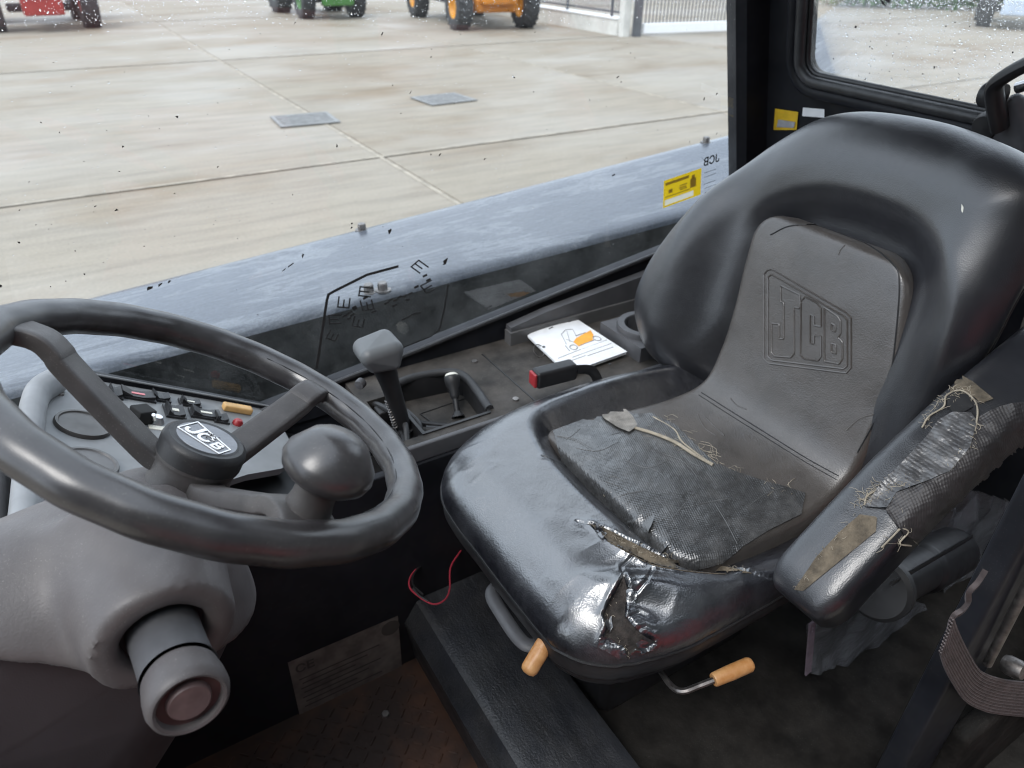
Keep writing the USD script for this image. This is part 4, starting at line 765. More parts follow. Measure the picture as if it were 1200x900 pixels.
ob(rt, 'drum', lathe([(0, .012), (.034, .012), (.036, .02), (.036, L*.5), (.041, L*.52), (.042, L*.55), (.042, L+.02), (.038, L+.024), (0, L+.024)], c0, ax, 40), m_black)
ob(rt, 'end_cap', lathe([(0, -.012), (.040, -.010), (.046, -.004), (.046, .010), (.040, .014), (0, .014)], c0, ax, 40), m_rub)
ob(rt, 'bracket', tube([c0+A([-.02, -.02, .04]), c1+A([.0, -.02, .055])], .005, 8, sx=.4), m_black)
wb = thing('belt_webbing', 'dark ribbed belt webbing looped round the door post', 'belt')
def ribbon(P, Wd, n=50, th=.0012):
    P = spline(P, n); Wd = spline(Wd, n); Wd = A([unit(w) for w in Wd])*np.linalg.norm(Wd, axis=1, keepdims=True); tgx = np.gradient(P, axis=0); N = np.cross(tgx, Wd); N /= np.linalg.norm(N, axis=1, keepdims=True)
    R = [P-Wd/2-N*th, P+Wd/2-N*th, P+Wd/2+N*th, P-Wd/2+N*th]; V = np.stack(R, 1).reshape(-1, 3); F = []
    for i in range(n-1):
        for q in range(4): s = (q+1) % 4; F += [(i*4+q, i*4+s, i*4+4+s), (i*4+q, i*4+4+s, i*4+4+q)]
    return T(V, F)
yb = .168
tp = [(1117, 722), (1124, 742), (1136, 766), (1150, 786), (1172, 795), (1200, 799), (1240, 800)]
bt = [(1101, 766), (1107, 784), (1118, 804), (1131, 822), (1150, 832), (1172, 837), (1225, 842)]
ydep = [.176, .172, .170, .168, .166, .160, .150]
Tp = A([aty(*q, y) for q, y in zip(tp, ydep)]); Bt = A([aty(*q, y) for q, y in zip(bt, ydep)])
up_p = A([aty(*q, y) for q, y in zip([(1155, 668), (1146, 682), (1136, 693), (1135, 705), (1128, 714), (1117, 722), (1113, 738)], (.16, .162, .165, .168, .172, .176, .178))])
vd_ = A([unit(P-CAM)*.034+A([0, 0, -.004]) for P in up_p])
ob(wb, 'upper_strand', ribbon(up_p+vd_*.5, vd_, 50, .0022), m_web, 30)
Ps, Ws = spline((Tp+Bt)/2, 60), spline(Bt-Tp, 60)
ob(wb, 'webbing', ribbon((Tp+Bt)/2, Bt-Tp, 60), m_web, 30)
N = np.cross(np.gradient(Ps, axis=0), Ws); N /= np.linalg.norm(N, axis=1, keepdims=True)
for k in np.linspace(-.44, .44, 11):
    ob(wb, 'rib', cat([tube(Ps+Ws*k+N*.0011, .0010, 5), tube(Ps+Ws*k-N*.0011, .0010, 5)]), m_web)
gs = thing('door_strut', 'thin grey brown rod in front of the door post', 'rod')
g0, g1 = aty(1157, 778, .175), aty(1207, 680, .175); ob(gs, 'rod', tube([g0, g0+(g1-g0)*4], .0055, 14), m_steel)
ob(gs, 'end_fitting', lathe([(0, -.012), (.011, -.012), (.013, -.006), (.013, .006), (.011, .012), (0, .012)], aty(1188, 782, .165), (0, -1, .3), 20), m_steel)
ob(gs, 'bolt', lathe([(0, .008), (.006, .008), (.007, 0), (.012, 0), (.012, -.004)], aty(1160, 845, .175), (0, -1, .2), 6), m_steel)
# clear film and bracket
fl = thing('plastic_film', 'crumpled clear plastic film hanging under the armrest', 'plastic film')
def film(poly, y0, seed, slope=0.0):
    g = sg.Polygon([(aty(*q, y0)[0], aty(*q, y0)[2]) for q in poly]).buffer(0); x0, z0, x1, z1 = g.bounds; sp = .008
    B = [g.exterior.interpolate(d).coords[0] for d in np.arange(0, g.exterior.length, sp)]; X, Z = np.meshgrid(np.arange(x0, x1, sp), np.arange(z0, z1, sp)); I = [(x, z) for x, z in zip(X.ravel(), Z.ravel()) if g.buffer(-sp/2).contains(sg.Point(x, z))]
    P = A(B+I); tri = Delaunay(P).simplices; tri = tri[[g.contains(sg.Point(*c)) for c in P[tri].mean(1)]]
    r = 1-abs(2*meshkit.noise(np.c_[P[:, 0]*22+P[:, 1]*9, P[:, 1]*7-P[:, 0]*4, P[:, 0]*0], seed)-1); r2 = 1-abs(2*meshkit.noise(np.c_[P*30, P[:, :1]*0], seed+1)-1)
    return T(np.c_[P[:, 0], y0+.022*(r-.5)+.003*r2+slope*(P[:, 1]-z1), P[:, 1]], tri)
ob(fl, 'sheet', film([(950, 735), (985, 722), (1040, 705), (1090, 712), (1098, 745), (1092, 800), (1072, 842), (1050, 830), (1030, 790), (1010, 780), (950, 792)], .40, 3), m_film, True)
ob(fl, 'sheet', film([(1065, 640), (1090, 560), (1130, 572), (1185, 588), (1150, 680), (1110, 700)], .42, 8), m_film, True)
lb = thing('belt_anchor', 'pale lilac anchor strip with two holes below the armrest tip', 'bracket')
b0, b1_ = aty(951, 728, .385), aty(946, 788, .385); Ub = unit(b1_-b0); Lb = np.linalg.norm(b1_-b0)
g = sg.box(0, -.0065, Lb, .0065).difference(sg.Point(.016, 0).buffer(.0025)).difference(sg.Point(.026, 0).buffer(.0028))
ob(lb, 'strip', prism(g, b0, Ub, A([1, 0, .25]), .003), m_bracket, 30)

# ================================================================== STEERING WHEEL
TH = .557; CW = A([.051, .605, 1.772]); nw = A([math.sin(TH), 0, math.cos(TH)]); e1 = A([math.cos(TH), 0, -math.sin(TH)]); e2 = A([0, 1, 0])
def wl_(r, a, h=0): a = math.radians(a); return CW+r*(math.cos(a)*e1+math.sin(a)*e2)+h*nw
st = thing('steering_wheel', 'three spoke black steering wheel with round badge and spinner knob', 'steering wheel')
R = .19; aa = np.arange(0, 360, 1.5)
ob(st, 'rim', tube([wl_(R+.0006*math.sin(math.radians(a*24)), a, 0) for a in aa], .0178, 20, True), m_wheel, True)
hub = lathe([(0, -.001), (.030, -.001), (.0355, -.004), (.038, -.009), (.038, -.022), (.0365, -.024), (.036, -.03), (.037, -.05), (.043, -.085), (.043, -.10), (0, -.10)], CW-nw*.026, nw, 56)
ob(st, 'hub', hub, m_spoke)
cp = ob(st, 'hub_cap', lathe([(0, .0012), (.0285, .0012), (.0295, .0004), (.031, .0004), (.034, .0006), (.0375, -.002), (.0388, -.006), (.0388, -.019), (.0372, -.0195)], CW-nw*.026, nw, 64), m_black)
bd = ob(cp, 'silver_badge', lathe([(0, .0009), (.0278, .0009), (.0283, 0)], CW-nw*.0255, nw, 48), m_silver)
bc = CW-nw*.0243
ub = onp(264, 541, nw, nw@bc)-onp(214, 509, nw, nw@bc); vb = np.cross(nw, unit(ub))
def bpx(x, y): P = onp(x, y, nw, nw@bc)-bc; return P@unit(ub), P@unit(vb)
fo = sg.Polygon([(-.0235, -.0130), (.0235, -.0130), (.0235, .0030), (-.0235, .0145)]).buffer(.001); fi = fo.buffer(-.0013)
ob(cp, 'badge_frame', prism(fo.difference(fi), bc, ub, vb, .0006), m_white, 30)
for ch, x, h in (('J', -.0150, .0195), ('C', -.0005, .0160), ('B', .0145, .0125)):
    ob(cp, 'badge_letter', text(ch, h, bc+unit(ub)*x+unit(vb)*(-.0098+h/2), ub, vb, .0008), m_white, 30)
rg = np.random.default_rng(5)
for k in range(14):
    pass
ob(cp, 'dirt_mark', flakes([(250+rg.normal()*4, 512+rg.normal()*2.5, .0011, 1.4, rg.random()*3) for k in range(16)], lambda px, py: onp(px, py, nw, nw@bc+.0009), unit(ub), unit(vb), rg), m_dirt, False)
def spoke(a, rb, w0, w1, h0=-.058, drop=.0):
    P = [wl_(.030, a, h0-.004), wl_(.048, a, h0+.002), wl_(rb-.014, a, -.013), wl_(rb, a, -.003), wl_(rb+.016, a, .0035), wl_(R-.006, a, .001)]
    Q = spline(P, 36); k = len(Q); tan = A([-math.sin(math.radians(a))*e1+math.cos(math.radians(a))*e2])[0]; tgx = np.gradient(Q, axis=0); V = []; na = 20; an = np.linspace(0, 2*np.pi, na, endpoint=False)
    for i in range(k):
        f = i/(k-1); w = w0+(w1-w0)*f+ (.006*sstep(.86, 1, A([f]))[0]); nrm = unit(np.cross(tan, tgx[i])); nrm *= np.sign(nrm@nw); 
        c_, s_ = np.sign(np.cos(an))*abs(np.cos(an))**.35, np.sign(np.sin(an))*abs(np.sin(an))**.35
        V.append(Q[i]+w*c_[:, None]*tan+.0085*s_[:, None]*nrm)
    V = np.vstack(V); F = []
    for i in range(k-1):
        for q in range(na): s = (q+1) % na; F += [(i*na+q, i*na+s, (i+1)*na+s), (i*na+q, (i+1)*na+s, (i+1)*na+q)]
    return orient(T(V, F), V.mean(0))
ob(st, 'spoke', spoke(152, .142, .016, .015), m_spoke, 40)
ob(st, 'spoke', spoke(38, .150, .016, .015), m_spoke, 40)
ob(st, 'spoke', spoke(-81, .135, .017, .018), m_spoke, 40)
ob(st, 'rim_seam', tube([wl_(R, a, 0)+(-.0180*(math.cos(math.radians(a))*e1+math.sin(math.radians(a))*e2)*.8)+nw*.010 for a in np.arange(-60, 62, 3)], .0007, 5), m_black)
kb = f'{st}/spinner_knob'; UsdGeom.Xform.Define(stage, kb); k0 = wl_(.158, -77, .004)
ob(kb, 'neck', lathe([(.025, -.012), (.026, 0), (.020, .004), (.0175, .016), (.017, .028), (.020, .036), (0, .037)], k0, nw, 36), m_spoke)
ob(kb, 'grip', lathe([(.018, .030), (.028, .033), (.035, .039), (.0375, .046), (.036, .054), (.030, .062), (.024, .070), (.017, .0745), (.008, .0765), (0, .077)], k0, nw, 44), m_wheel, True)

# ================================================================== COLUMN
col = thing('steering_column', 'grey moulded steering column cover with stalk under the wheel', 'steering column')
ax = lambda s, dx=0, dy=0, dz=0: CW+nw*s+A([dx, dy, dz])
def cutm(m, keep_above, s): return m.trim_by_plane(tuple(map(float, nw if keep_above else -nw)), float((nw@(CW+nw*s))*(1 if keep_above else -1)))
PB = aty(196, 752, .462); PE = aty(222, 822, .392); dv = unit(PE-PB)
dvb = unit(aty(219, 815, .406)-PB)
def sdf_blend(parts, k): return -k*np.log(sum(np.exp(-np.clip(d/k, -40, 40)) for d in parts))
def capsule(P, a, b, ra, rb):
    a, b = A(a), A(b); ab = b-a; t = np.clip(((P-a)@ab)/(ab@ab), 0, 1); return np.linalg.norm(P-a-t[:, None]*ab, axis=1)-(ra+(rb-ra)*t)
def cyl(P, a, ax_, r0, r1, L):
    h = (P-a)@ax_; rr = np.linalg.norm(P-a-h[:, None]*ax_, axis=1); r = r0+(r1-r0)*np.clip(h/L, 0, 1); return np.maximum(rr-r, np.maximum(-h, h-L))
def cover_sdf(P):
    d = sdf_blend([capsule(P, ax(-.13), ax(-.235, .010), .054, .131), capsule(P, ax(-.15, -.02), ax(-.21, -.13, -.03, .035), .07, .098), capsule(P, ax(-.20, -.03, -.02), ax(-.25, -.09, -.02), .105, .098), ], .016)
    d = sdf_blend([d, cyl(P, PB-dvb*.12, dvb, .074, .056, .12)], .006)
    d = -sdf_blend([-d, cyl(P, PB-dvb*.05, dvb, .033, .033, .2)], .0015)
    return -sdf_blend([-d, (P-ax(-.192))@nw], .0035)
def isosurface(f, lo, hi, e):
    ns = [int(math.ceil((h-l)/e))+3 for l, h in zip(lo, hi)]; g = [np.arange(n)*e+l-e for n, l in zip(ns, lo)]
    val = f(np.stack(np.meshgrid(*g, indexing='ij'), -1).reshape(-1, 3)).reshape(ns); s = val < 0
    ids = -np.ones([n-1 for n in ns], int); cnt = sum(s[i:ns[0]-1+i, j:ns[1]-1+j, k:ns[2]-1+k].astype(int) for i in (0, 1) for j in (0, 1) for k in (0, 1)); act = (cnt > 0) & (cnt < 8); ids[act] = np.arange(act.sum()); c = np.argwhere(act); acc, num = np.zeros((len(c), 3)), np.zeros(len(c))
    for ax_ in range(3):
        for o1 in (0, 1):
            for o2 in (0, 1):
                a = c.copy(); oth = [q for q in range(3) if q != ax_]; a[:, oth[0]] += o1; a[:, oth[1]] += o2; b = a.copy(); b[:, ax_] += 1; va, vb_ = val[tuple(a.T)], val[tuple(b.T)]; m = (va < 0) != (vb_ < 0); t = np.where(m, va/np.where(m, va-vb_, 1), 0); p = a+0.0; p[:, ax_] += t; acc[m] += p[m]; num[m] += 1
    V = acc/num[:, None]*e+A([q[0] for q in g]); F = []
    for ax_ in range(3):
        b_, c_ = (ax_+1) % 3, (ax_+2) % 3; sl = [slice(1, n-1) for n in ns]; sl[ax_] = slice(0, ns[ax_]-1); nx_ = list(sl); nx_[ax_] = slice(1, ns[ax_]); x0, x1 = s[tuple(sl)], s[tuple(nx_)]; e_ = np.argwhere(x0 != x1); st0 = A([q.start for q in sl]); cell = e_+st0; flip = x0[tuple(e_.T)]
        q4 = []
        for ob_, oc_ in ((1, 1), (0, 1), (0, 0), (1, 0)): k = cell.copy(); k[:, b_] -= ob_; k[:, c_] -= oc_; q4.append(ids[tuple(k.T)])
        q4 = np.stack(q4, 1); q4[~flip] = q4[~flip][:, ::-1]; F += [q4[:, [0, 1, 2]], q4[:, [0, 2, 3]]]
    return T(V, np.vstack(F))
cb = A([ax(-.12), ax(-.24), ax(-.21, -.12, -.02, .03), PB, ax(-.26, -.09)]); um = isosurface(cover_sdf, cb.min(0)-.14, cb.max(0)+.13, .0045)
E_ = np.vstack([um.faces[:, [0, 1]], um.faces[:, [1, 2]], um.faces[:, [2, 0]]]); E_ = np.unique(np.sort(E_, 1), axis=0); v_ = np.array(um.vertices)
for _ in range(8):
    s_, n_ = np.zeros_like(v_), np.zeros(len(v_))
    for a_, b_ in ((0, 1), (1, 0)): np.add.at(s_, E_[:, a_], v_[E_[:, b_]]); np.add.at(n_, E_[:, a_], 1)
    v_ = v_+.5*(s_/np.maximum(n_, 1)[:, None]-v_)*(n_ > 0)[:, None]
um = T(v_, um.faces)
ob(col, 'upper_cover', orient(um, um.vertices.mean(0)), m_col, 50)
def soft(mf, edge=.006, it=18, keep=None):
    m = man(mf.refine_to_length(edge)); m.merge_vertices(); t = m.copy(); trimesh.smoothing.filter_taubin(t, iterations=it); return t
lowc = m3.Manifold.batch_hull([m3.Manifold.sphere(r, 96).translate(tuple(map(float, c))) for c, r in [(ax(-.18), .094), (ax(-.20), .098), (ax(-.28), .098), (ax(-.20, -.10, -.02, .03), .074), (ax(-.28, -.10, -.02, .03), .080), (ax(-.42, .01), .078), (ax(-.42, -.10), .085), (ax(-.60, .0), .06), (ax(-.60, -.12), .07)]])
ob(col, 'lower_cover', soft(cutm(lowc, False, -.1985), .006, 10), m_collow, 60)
m_collow2 = M('stalk_ring_plastic', (.070, .062, .062), .45, .12, 9, .08, bump=.0002, bs=500, dust=.6)
sk = f'{col}/column_stalk'; UsdGeom.Xform.Define(stage, sk); L = np.linalg.norm(PE-PB)
ob(sk, 'sleeve', lathe([(.0335, -.05), (.032, -.02), (.0285, -.018), (.0275, 0), (.0275, L*.55), (.029, L*.58)], PB, dv, 40), m_grey)
ob(sk, 'collar_ring', lathe([(0.0256, -.03), (0.0279, -.026), (0.0296, -.014), (0.0299, -.004), (0.0282, .002), (0.0256, .004), (0.0234, .003), (0.0228, -.004)], PE, dv, 48), m_collow2)
ob(sk, 'brown_groove', lathe([(0.0230, -.003), (0.0219, -.0035), (0.0166, -.0035), (0.0156, -.003)], PE, dv, 44), M('brown_groove', (.055, .028, .027), .5, .2, 60))
ob(sk, 'end_button', lathe([(0.0160, -.004), (0.0156, .0008), (0.0144, .0022), (0.0074, .0030), (0.0000, .003)], PE, dv, 36), M('worn_pink_grey', (.10, .066, .064), .5, .2, 60))

# ================================================================== DASHBOARD
da = thing('dashboard', 'grey dashboard with rocker switches behind the steering wheel', 'dashboard')
ud, vd = unit([.865, 0, -.5]), A([0, 1.0, 0]); nd = unit([.5, 0, .865]); OD = A([-.06, 1.19, 1.535])
def dp(px, py, o=0): return onp(px, py, nd, nd@OD+o)
def dl(px, py): P = dp(px, py)-OD; return P@ud, P@vd
pan = sg.Polygon([dl(*q) for q in [(60, 450), (118, 447), (320, 481), (350, 535), (330, 549), (290, 556), (230, 575), (150, 620), (60, 680), (24, 660), (34, 480)]]).buffer(-.008).buffer(.008)
ob(da, 'panel', prism(pan, OD-nd*.012, ud, vd, .012), m_dash, 30)
ob(da, 'rear_lip', prism(sg.Polygon([(-.05, -.004), (.32, -.004), (.32, .012), (-.05, .012)]), OD-nd*.02, ud, vd, .026), m_blackp, 30)
ob(da, 'rear_trim_line', tube([OD+ud*-.045+vd*-.004+nd*.008, OD+ud*.30+vd*-.004+nd*.008], .0016, 6), m_dash)
rimp = [dp(*q, .012) for q in [(66, 446), (44, 462), (36, 500), (33, 560), (28, 620), (14, 700), (-10, 800)]]
ob(da, 'side_rim', tube(spline(rimp, 50), .021, 16, sx=.75), m_grey if False else M('rim_grey', (.20, .205, .21), .5, .1, 20), True)
ob(da, 'side_panel', box((-.35, .50, 1.30), (-.185, 1.185, 1.565), .02), m_dashd)
ob(da, 'underside', prism([(-.20, 1.30), (-.16, 1.54), (.30, 1.283), (.30, 1.17), (.05, 1.05), (-.2, 1.05)], (0, 1.182, 0), (1, 0, 0), (0, 0, 1), .24), m_black, 30)
def gauge(px, py, r, label, m):
    c = dp(px, py); g_ = f'{da}/{label}'; UsdGeom.Xform.Define(stage, numbered(da, label)) if False else None
    ob(da, label, lathe([(0, .004), (r*.86, .004), (r*.9, .006), (r, .006), (r*1.04, .003), (r*1.04, 0)], c, nd, 44), m)
m_gauge = M('gauge_face', (.035, .032, .03), .4, .2, 20)
gauge(97, 499, .036, 'gauge', m_gauge); gauge(103, 545, .036, 'gauge', m_dashd)
ob(da, 'screw', lathe([(0, .003), (.005, .003), (.006, 0)], dp(70, 462), nd, 12), m_steel)
def rocker(px, py, w, h, mk=None, name='rocker_switch', rot=0.0):
    c = dp(px, py); p = numbered(da, name); UsdGeom.Xform.Define(stage, p); U = unit(ud*math.cos(rot)+vd*math.sin(rot)); V = np.cross(nd, U)
    fr = sg.box(-w/2-.003, -h/2-.003, w/2+.003, h/2+.003).difference(sg.box(-w/2, -h/2, w/2, h/2))
    ob(p, 'bezel', prism(fr, c, U, V, .004), m_black, 30)
    P = [(-w/2, 0), (w/2, 0), (w/2, .010), (w*.15, .006), (-w*.15, .006), (-w/2, .013)]
    m = prism(P, (0, h/2, 0), (1, 0, 0), (0, 0, 1), h); m.apply_transform(frame_m(c, U, V)); ob(p, 'rocker', m, m_black, 20)
    if mk is not None:
        ob(p, 'print', prism(sg.box(-w*.20, -h*.12, w*.22, h*.12), c+nd*.0062, U, V, .0006), mk, 30)
rocker(160, 465, .050, .022, m_pink); rocker(204, 484, .026, .034, m_pale); rocker(240, 487, .046, .024, m_pale); rocker(134, 462, .016, .03, None); rocker(187, 467, .026, .020, None); rocker(222, 474, .030, .016, m_pale); rocker(258, 492, .020, .022, None)
c = dp(166, 486, .012); m = rbox((.030, .026, .024), .002, 8); ob(da, 'black_plug', place(m, c, unit(ud+.6*vd), unit(vd-.6*ud)), M('matt_black', (.004, .004, .004), .8))
ob(da, 'ignition_key', cat([lathe([(0, .010), (.007, .010), (.009, .006), (.012, .002), (.012, 0)], dp(183, 494), nd, 20), tube([dp(181, 492, .01), dp(180, 486, .024)], .003, 6)]), m_chrome)
m = rbox((.052, .018, .012), .003, 8); m.apply_translation((0, 0, .006)); ob(da, 'wooden_block', place(m, dp(277, 482), ud, vd), m_wood)
ob(da, 'red_lamp', lathe([(0, .010), (.006, .009), (.009, .004), (.009, 0)], dp(278, 497), nd, 20), m_red)
ob(da, 'label_strip', prism(sg.box(-.016, -.006, .016, .006), dp(187, 502), ud, vd, .001), m_pale, 30)
# right end of the dash toward the console
ob(da, 'lower_tray', box((.06, .94, 1.16), (.40, 1.18, 1.22), .012), m_black)

# ================================================================== SIDE CONSOLE
co_ = thing('side_console', 'dusty black side console with levers tray and cup holder under the window', 'console')
ZC = 1.405
tray = sg.Polygon([(.40, .95), (.535, .95), (.545, .985), (.555, 1.09), (.53, 1.12), (.42, 1.135), (.40, 1.10)])
slab = sg.box(.34, .925, 1.42, 1.185).difference(tray).difference(sg.Point(.962, 1.022).buffer(.043)).difference(sg.box(.352, .95, .405, 1.10))
ob(co_, 'console_top', prism(slab, (0, 0, ZC-.02), (1, 0, 0), (0, 1, 0), .02), m_console, 30)
ob(co_, 'lever_tray', box((.395, .94, 1.352), (.56, 1.14, 1.36), .002), m_console)
tw = tray.buffer(.002); 
ob(co_, 'tray_wall', prism(tw.difference(tray.buffer(-.004)), (0, 0, 1.358), (1, 0, 0), (0, 1, 0), .05), m_black, 30)
lipx = spline([(.425, 1.128), (.47, 1.132), (.53, 1.118), (.553, 1.09), (.550, 1.03), (.543, .985), (.54, .96)], 40)
ob(co_, 'tray_lip', tube(np.c_[lipx, np.full(40, ZC+.002)], .0085, 10), m_rub)
ob(co_, 'inner_edge', box((.34, .918, ZC-.03), (1.42, .9285, ZC+.004), .003), m_grey)
ob(co_, 'rear_bin_wall', prism([(.70, 1.395), (.705, 1.445), (.80, 1.462), (1.10, 1.492), (1.30, 1.505), (1.30, 1.40)], (0, 1.178, 0), (1, 0, 0), (0, 0, 1), .022), m_grey, 30)
ob(co_, 'rear_bin_floor', prism([(.70, 1.150), (1.3, 1.150), (1.3, 1.175), (.70, 1.175)], (0, 0, ZC), (1, 0, 0), (0, 1, 0), .03), m_dashd, 30)
cup = lathe([(.062, -.01), (.062, .030), (.060, .034), (.046, .034), (.043, .030), (.0425, -.055), (0, -.055)], (.962, 1.022, ZC+.012), (0, 0, 1), 44)
ob(co_, 'cup_holder', cup, m_grey)
ob(co_, 'cup_holder_block', prism(sg.box(.895, .955, 1.20, 1.092).difference(sg.Point(.962, 1.022).buffer(.0615)), (0, 0, ZC), (1, 0, 0), (0, 1, 0), .034), m_grey, 30)
ob(co_, 'mechanism', cat([box((.355, .955, 1.340), (.43, 1.095, 1.362), .004), box((.36, 1.06, 1.362), (.395, 1.09, 1.398), .004), tube([A([.37, .96, 1.385]), A([.40, 1.09, 1.392])], .006, 8), tube([A([.42, .985, 1.385]), A([.47, .96, 1.378])], .010, 10), tube([A([.425, 1.02, 1.378]), A([.475, .985, 1.374])], .006, 8), box((.43, .945, 1.362), (.50, .958, 1.385), .002)]), m_black)
ob(co_, 'bright_rod', tube([atz(492, 508, 1.372), atz(518, 520, 1.372)], .0022, 8), m_steel)
ob(co_, 'tray_seam', cat([tube([atz(492, 485, 1.361), atz(524, 508, 1.361)], .0012, 6), tube([atz(492, 485, 1.361), atz(560, 462, 1.361)], .0010, 6)]), m_black)
ob(co_, 'lever_cable', tube(spline([A([.372, .958, 1.392]), A([.385, 1.0, 1.408]), A([.378, 1.06, 1.402]), A([.36, 1.12, 1.39]), A([.33, 1.17, 1.36])], 30), .0055, 8), m_rub)
ob(co_, 'lever_cable', tube(spline([A([.395, .955, 1.388]), A([.41, .99, 1.402]), A([.402, 1.05, 1.405]), A([.385, 1.14, 1.398])], 30), .004, 8), m_black)
ob(co_, 'console_screw', lathe([(0, .003), (.006, .003), (.007, 0)], (.60, .965, ZC), (0, 0, 1), 12), m_steel); ob(co_, 'console_screw', lathe([(0, .003), (.006, .003), (.007, 0)], (.60, 1.13, ZC), (0, 0, 1), 12), m_steel)
ob(co_, 'panel_gap', box((.628, .94, ZC-.001), (.631, 1.15, ZC+.0012), .0003), m_black)
# main lever
lv = thing('gear_lever', 'tall grey topped lever standing in front of the side window', 'lever')
hd_ = aty(443, 411, 1.0); bs = atz(476, 508, 1.375)
hm = m3.Manifold.batch_hull([m3.Manifold.sphere(r, 48).translate(tuple(map(float, hd_+q))) for q, r in [(A([-.021, -.016, .002]), .017), (A([.021, -.016, .004]), .017), (A([-.019, .018, .002]), .017), (A([.019, .018, .008]), .017), (A([.018, -.022, -.018]), .011), (A([-.016, -.018, -.018]), .010), (A([.016, .010, -.016]), .010)]])
ob(lv, 'handle_top', man(hm), m_lgrey, 50)
neck = hd_+A([.006, 0, -.02])
ob(lv, 'handle_stem', tube(spline([neck, neck+(bs-neck)*.25, neck+(bs-neck)*.6, bs], 20), np.r_[np.linspace(.023, .017, 8), np.linspace(.0165, .0125, 12)], 18), m_black)
ob(lv, 'side_button', lathe([(0, .012), (.008, .011), (.009, .006), (.009, 0)], aty(424, 448, 1.0), (-.7, -.6, 0), 18), m_grey)
sp0, sp1 = bs+A([-.030, .0, .085]), bs+A([-.020, -.004, .022]); hx = np.linspace(0, 1, 120); ha = hx*2*np.pi*11; du = unit(sp1-sp0); u1 = unit(np.cross(du, [0, 1, 0])); u2 = np.cross(du, u1)
ob(lv, 'coil_spring', tube(sp0+(sp1-sp0)*hx[:, None]+.0048*(np.cos(ha)[:, None]*u1+np.sin(ha)[:, None]*u2), .0011, 6), m_steel)
ob(lv, 'base_collar', lathe([(.015, .016), (.018, .014), (.018, 0), (.026, -.004), (.026, -.012)], bs, unit(neck-bs), 28), m_black)
l2 = thing('small_lever', 'short black lever with a pale worn knob in the console tray', 'lever')
kt, kbm = aty(530, 446, 1.075), atz(537, 489, 1.362); dk = unit(kt-kbm)
ob(l2, 'knob', lathe([(.006, -.034), (.009, -.028), (.010, -.012), (.014, -.004), (.0155, .006), (.0145, .013), (.010, .018), (0, .019)], kt-dk*.004, dk, 28), m_black)
ob(l2, 'worn_cap', lathe([(.0147, .0125), (.0105, .0178), (.005, .0195), (0, .0198)], kt-dk*.004+dk*.0004, dk, 24), m_pale)
ob(l2, 'stem', tube([kt-dk*.03, kbm], .0058, 12), m_black)
ob(l2, 'boot', lathe([(.013, 0), (.012, .004), (.007, .010), (.0062, .012)], kbm, dk, 20), m_rub)
# booklet
bk_ = thing('manual_booklet', 'white ring bound manual with an orange machine drawing on the console', 'booklet')
Z0 = 1.41
q = [atz(618, 393, Z0+.012), atz(667, 368, Z0+.014), atz(735, 412, Z0+.010), atz(665, 437, Z0+.008)]
def bq(u, v, o=0): return q[0]*(1-u)*(1-v)+q[1]*u*(1-v)+q[2]*u*v+q[3]*(1-u)*v+A([0, 0, o+.004*math.sin(u*3.1)*(1-v)])
def bsheet(u0, v0, u1, v1, o, n=8): V = [bq(u0+(u1-u0)*i/n, v0+(v1-v0)*j/n, o) for i in range(n+1) for j in range(n+1)]; m = T(V, gridfaces(n+1, n+1)); return m if m.face_normals[0][2] > 0 else (m.invert() or m)
ob(bk_, 'cover', bsheet(0, 0, 1, 1, 0), m_paper, True)
for k in range(3): ob(bk_, 'page', bsheet(.004*k, .004, 1-.003*k, .996, -.002*(k+1)), m_paper, True)
def bline(P, w, o=.0006): P = [bq(u, v, o) for u, v in P]; return tube(P, w, 4)
def bpoly(P, o): return (lambda m: m if m.face_normals[0][2] > 0 else (m.invert() or m))(T([bq(u, v, o) for u, v in P], [(0, i, i+1) for i in range(1, len(P)-1)]))
# machine drawing laid out along the sheet: x = across (u), y = down (v)
def dr(x, y): return (.50+(x*.62-y*.16)*.72, .42+(x*-.02+y*.60)*.62) 
px_b = lambda L: [(lambda P: P)(p) for p in L]
def uv(px, py):
    P = atz(px, py, Z0+.012); a_ = np.linalg.lstsq(np.c_[(q[1]-q[0])[:2], (q[3]-q[0])[:2]], (P-q[0])[:2], rcond=None)[0]; return float(a_[0]), float(a_[1])
def z7(L): return [uv(590+x/5.714, 340+y/5.714) for x, y in L]
ob(bk_, 'orange_drawing', cat([bpoly(z7([(440, 345), (455, 320), (540, 262), (552, 290), (545, 325), (470, 370)]), .0009)]), m_orangeprint, False)
ob(bk_, 'line_drawing', cat([bline(z7([(400, 360), (372, 300), (400, 270), (440, 265), (455, 300)]), .0008), bline(z7([(395, 370), (420, 400)]), .0012), bline(z7([(400, 330), (440, 345)]), .0007), bline(z7([(405, 275), (420, 345)]), .0006), bline(z7([(470, 365), (560, 320)]), .0009), bline(z7([(455, 305), (510, 280)]), .0014)]+[bline([(lambda c: (c[0]+.055*math.cos(t), c[1]+.05*math.sin(t)))(uv(590+x/5.714, 340+y/5.714)) for t in np.linspace(0, 6.3, 18)], .0013) for x, y in ((441, 377), (568, 312))]), m_greyprint)
ob(bk_, 'title_text', cat([bline(z7([(x, y), (x+w, y-w*.5)]), .0014) for x, y, w in ((300, 270, 24), (335, 243, 30), (372, 222, 14), (392, 205, 32), (432, 202, 32), (425, 220, 18), (452, 190, 20))]), m_ink)
ob(bk_, 'footer_print', cat([bline(z7([(x, y), (x+w, y-w*.52)]), .0006) for x, y, w in ((360, 450, 120), (440, 440, 200), (420, 470, 90), (520, 425, 130), (380, 440, 240))]), m_greyprint)
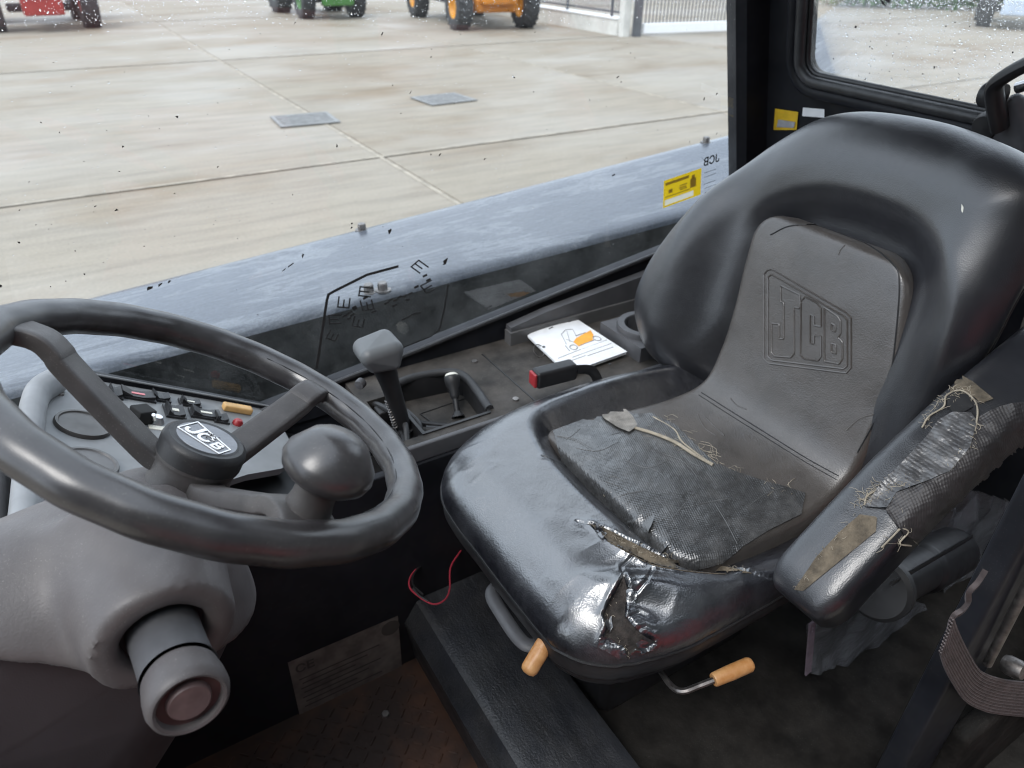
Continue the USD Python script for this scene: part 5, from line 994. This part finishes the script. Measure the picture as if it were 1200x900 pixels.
ob(bk_, 'punch_hole', cat([lathe([(0, .0012), (.0032, .0012), (.0034, 0)], bq(*uv(590+x/5.714, 340+y/5.714)), (0, 0, 1), 14) for x, y in ((268, 378), (470, 530), (636, 468))]), m_ink)
c = bq(.02, .30, -.006); ob(bk_, 'binder_ring', tube([c+A([.012*math.cos(t)-.008, .010*math.sin(t)-.010, .010*math.sin(t)]) for t in np.linspace(0, 6.2, 26)], .0011, 6, True), m_steel)
# data plate and wires
pl = thing('data_plate', 'dirty grey data plate with CE mark low on the side wall', 'plate')
pq = [aty(a_, b_, .9105) for a_, b_ in ((337, 776), (466, 721), (471, 782), (351, 838))]; Up_ = unit(pq[1]-pq[0]); Vp_ = unit(pq[0]-pq[3]); 
Wp, Hp = np.linalg.norm(pq[2]-pq[3]), np.linalg.norm(pq[0]-pq[3])
def pp(u, v, o=.0): return pq[3]*(1-u)*(1-v)+pq[2]*u*(1-v)+pq[1]*u*v+pq[0]*(1-u)*v-A([0, o, 0])
def pquad(u0, v0, u1, v1, o): return T([pp(u0, v0, o), pp(u1, v0, o), pp(u1, v1, o), pp(u0, v1, o)], [(0, 1, 2), (0, 2, 3)])
ob(pl, 'plate_sheet', pquad(0, 0, 1, 1, .001), m_plate, False)
ob(pl, 'printed_lines', cat([pquad(.06+.02*(k % 2), .62-.085*k, .80-.12*((k*7) % 3), .62-.085*k+.022, .0016) for k in range(7)]), m_plateink, False)
ob(pl, 'ce_mark', text('CE', Hp*.13, pp(.13, .83, .0016), Up_, Vp_, .0004), m_plateink, 30)
ob(pl, 'round_mark', lathe([(.0, .0004), (Hp*.12, .0004), (Hp*.12, 0)], pp(.92, .84, .0012), (0, -1, 0), 24), m_plateink)
wr = thing('loose_wire', 'loose dark red wire loop on the step beside the seat', 'wire')
wpts = [(548, 636), (520, 650), (495, 662), (482, 674), (480, 688), (492, 700), (508, 708), (521, 703), (527, 690), (528, 665), (540, 645)]
ob(wr, 'red_strand', tube(spline([atz(a_, b_, 1.13) for a_, b_ in wpts], 60), .0016, 6), m_wire_red)
ob(wr, 'black_strand', tube(spline([atz(a_+4, b_-3, 1.132) for a_, b_ in wpts[:6]], 40), .0020, 6), m_black)
ob(wr, 'sleeve', tube(spline([atz(a_, b_, 1.13) for a_, b_ in [(484, 690), (492, 699), (502, 705)]], 12), .0026, 8), m_rub)
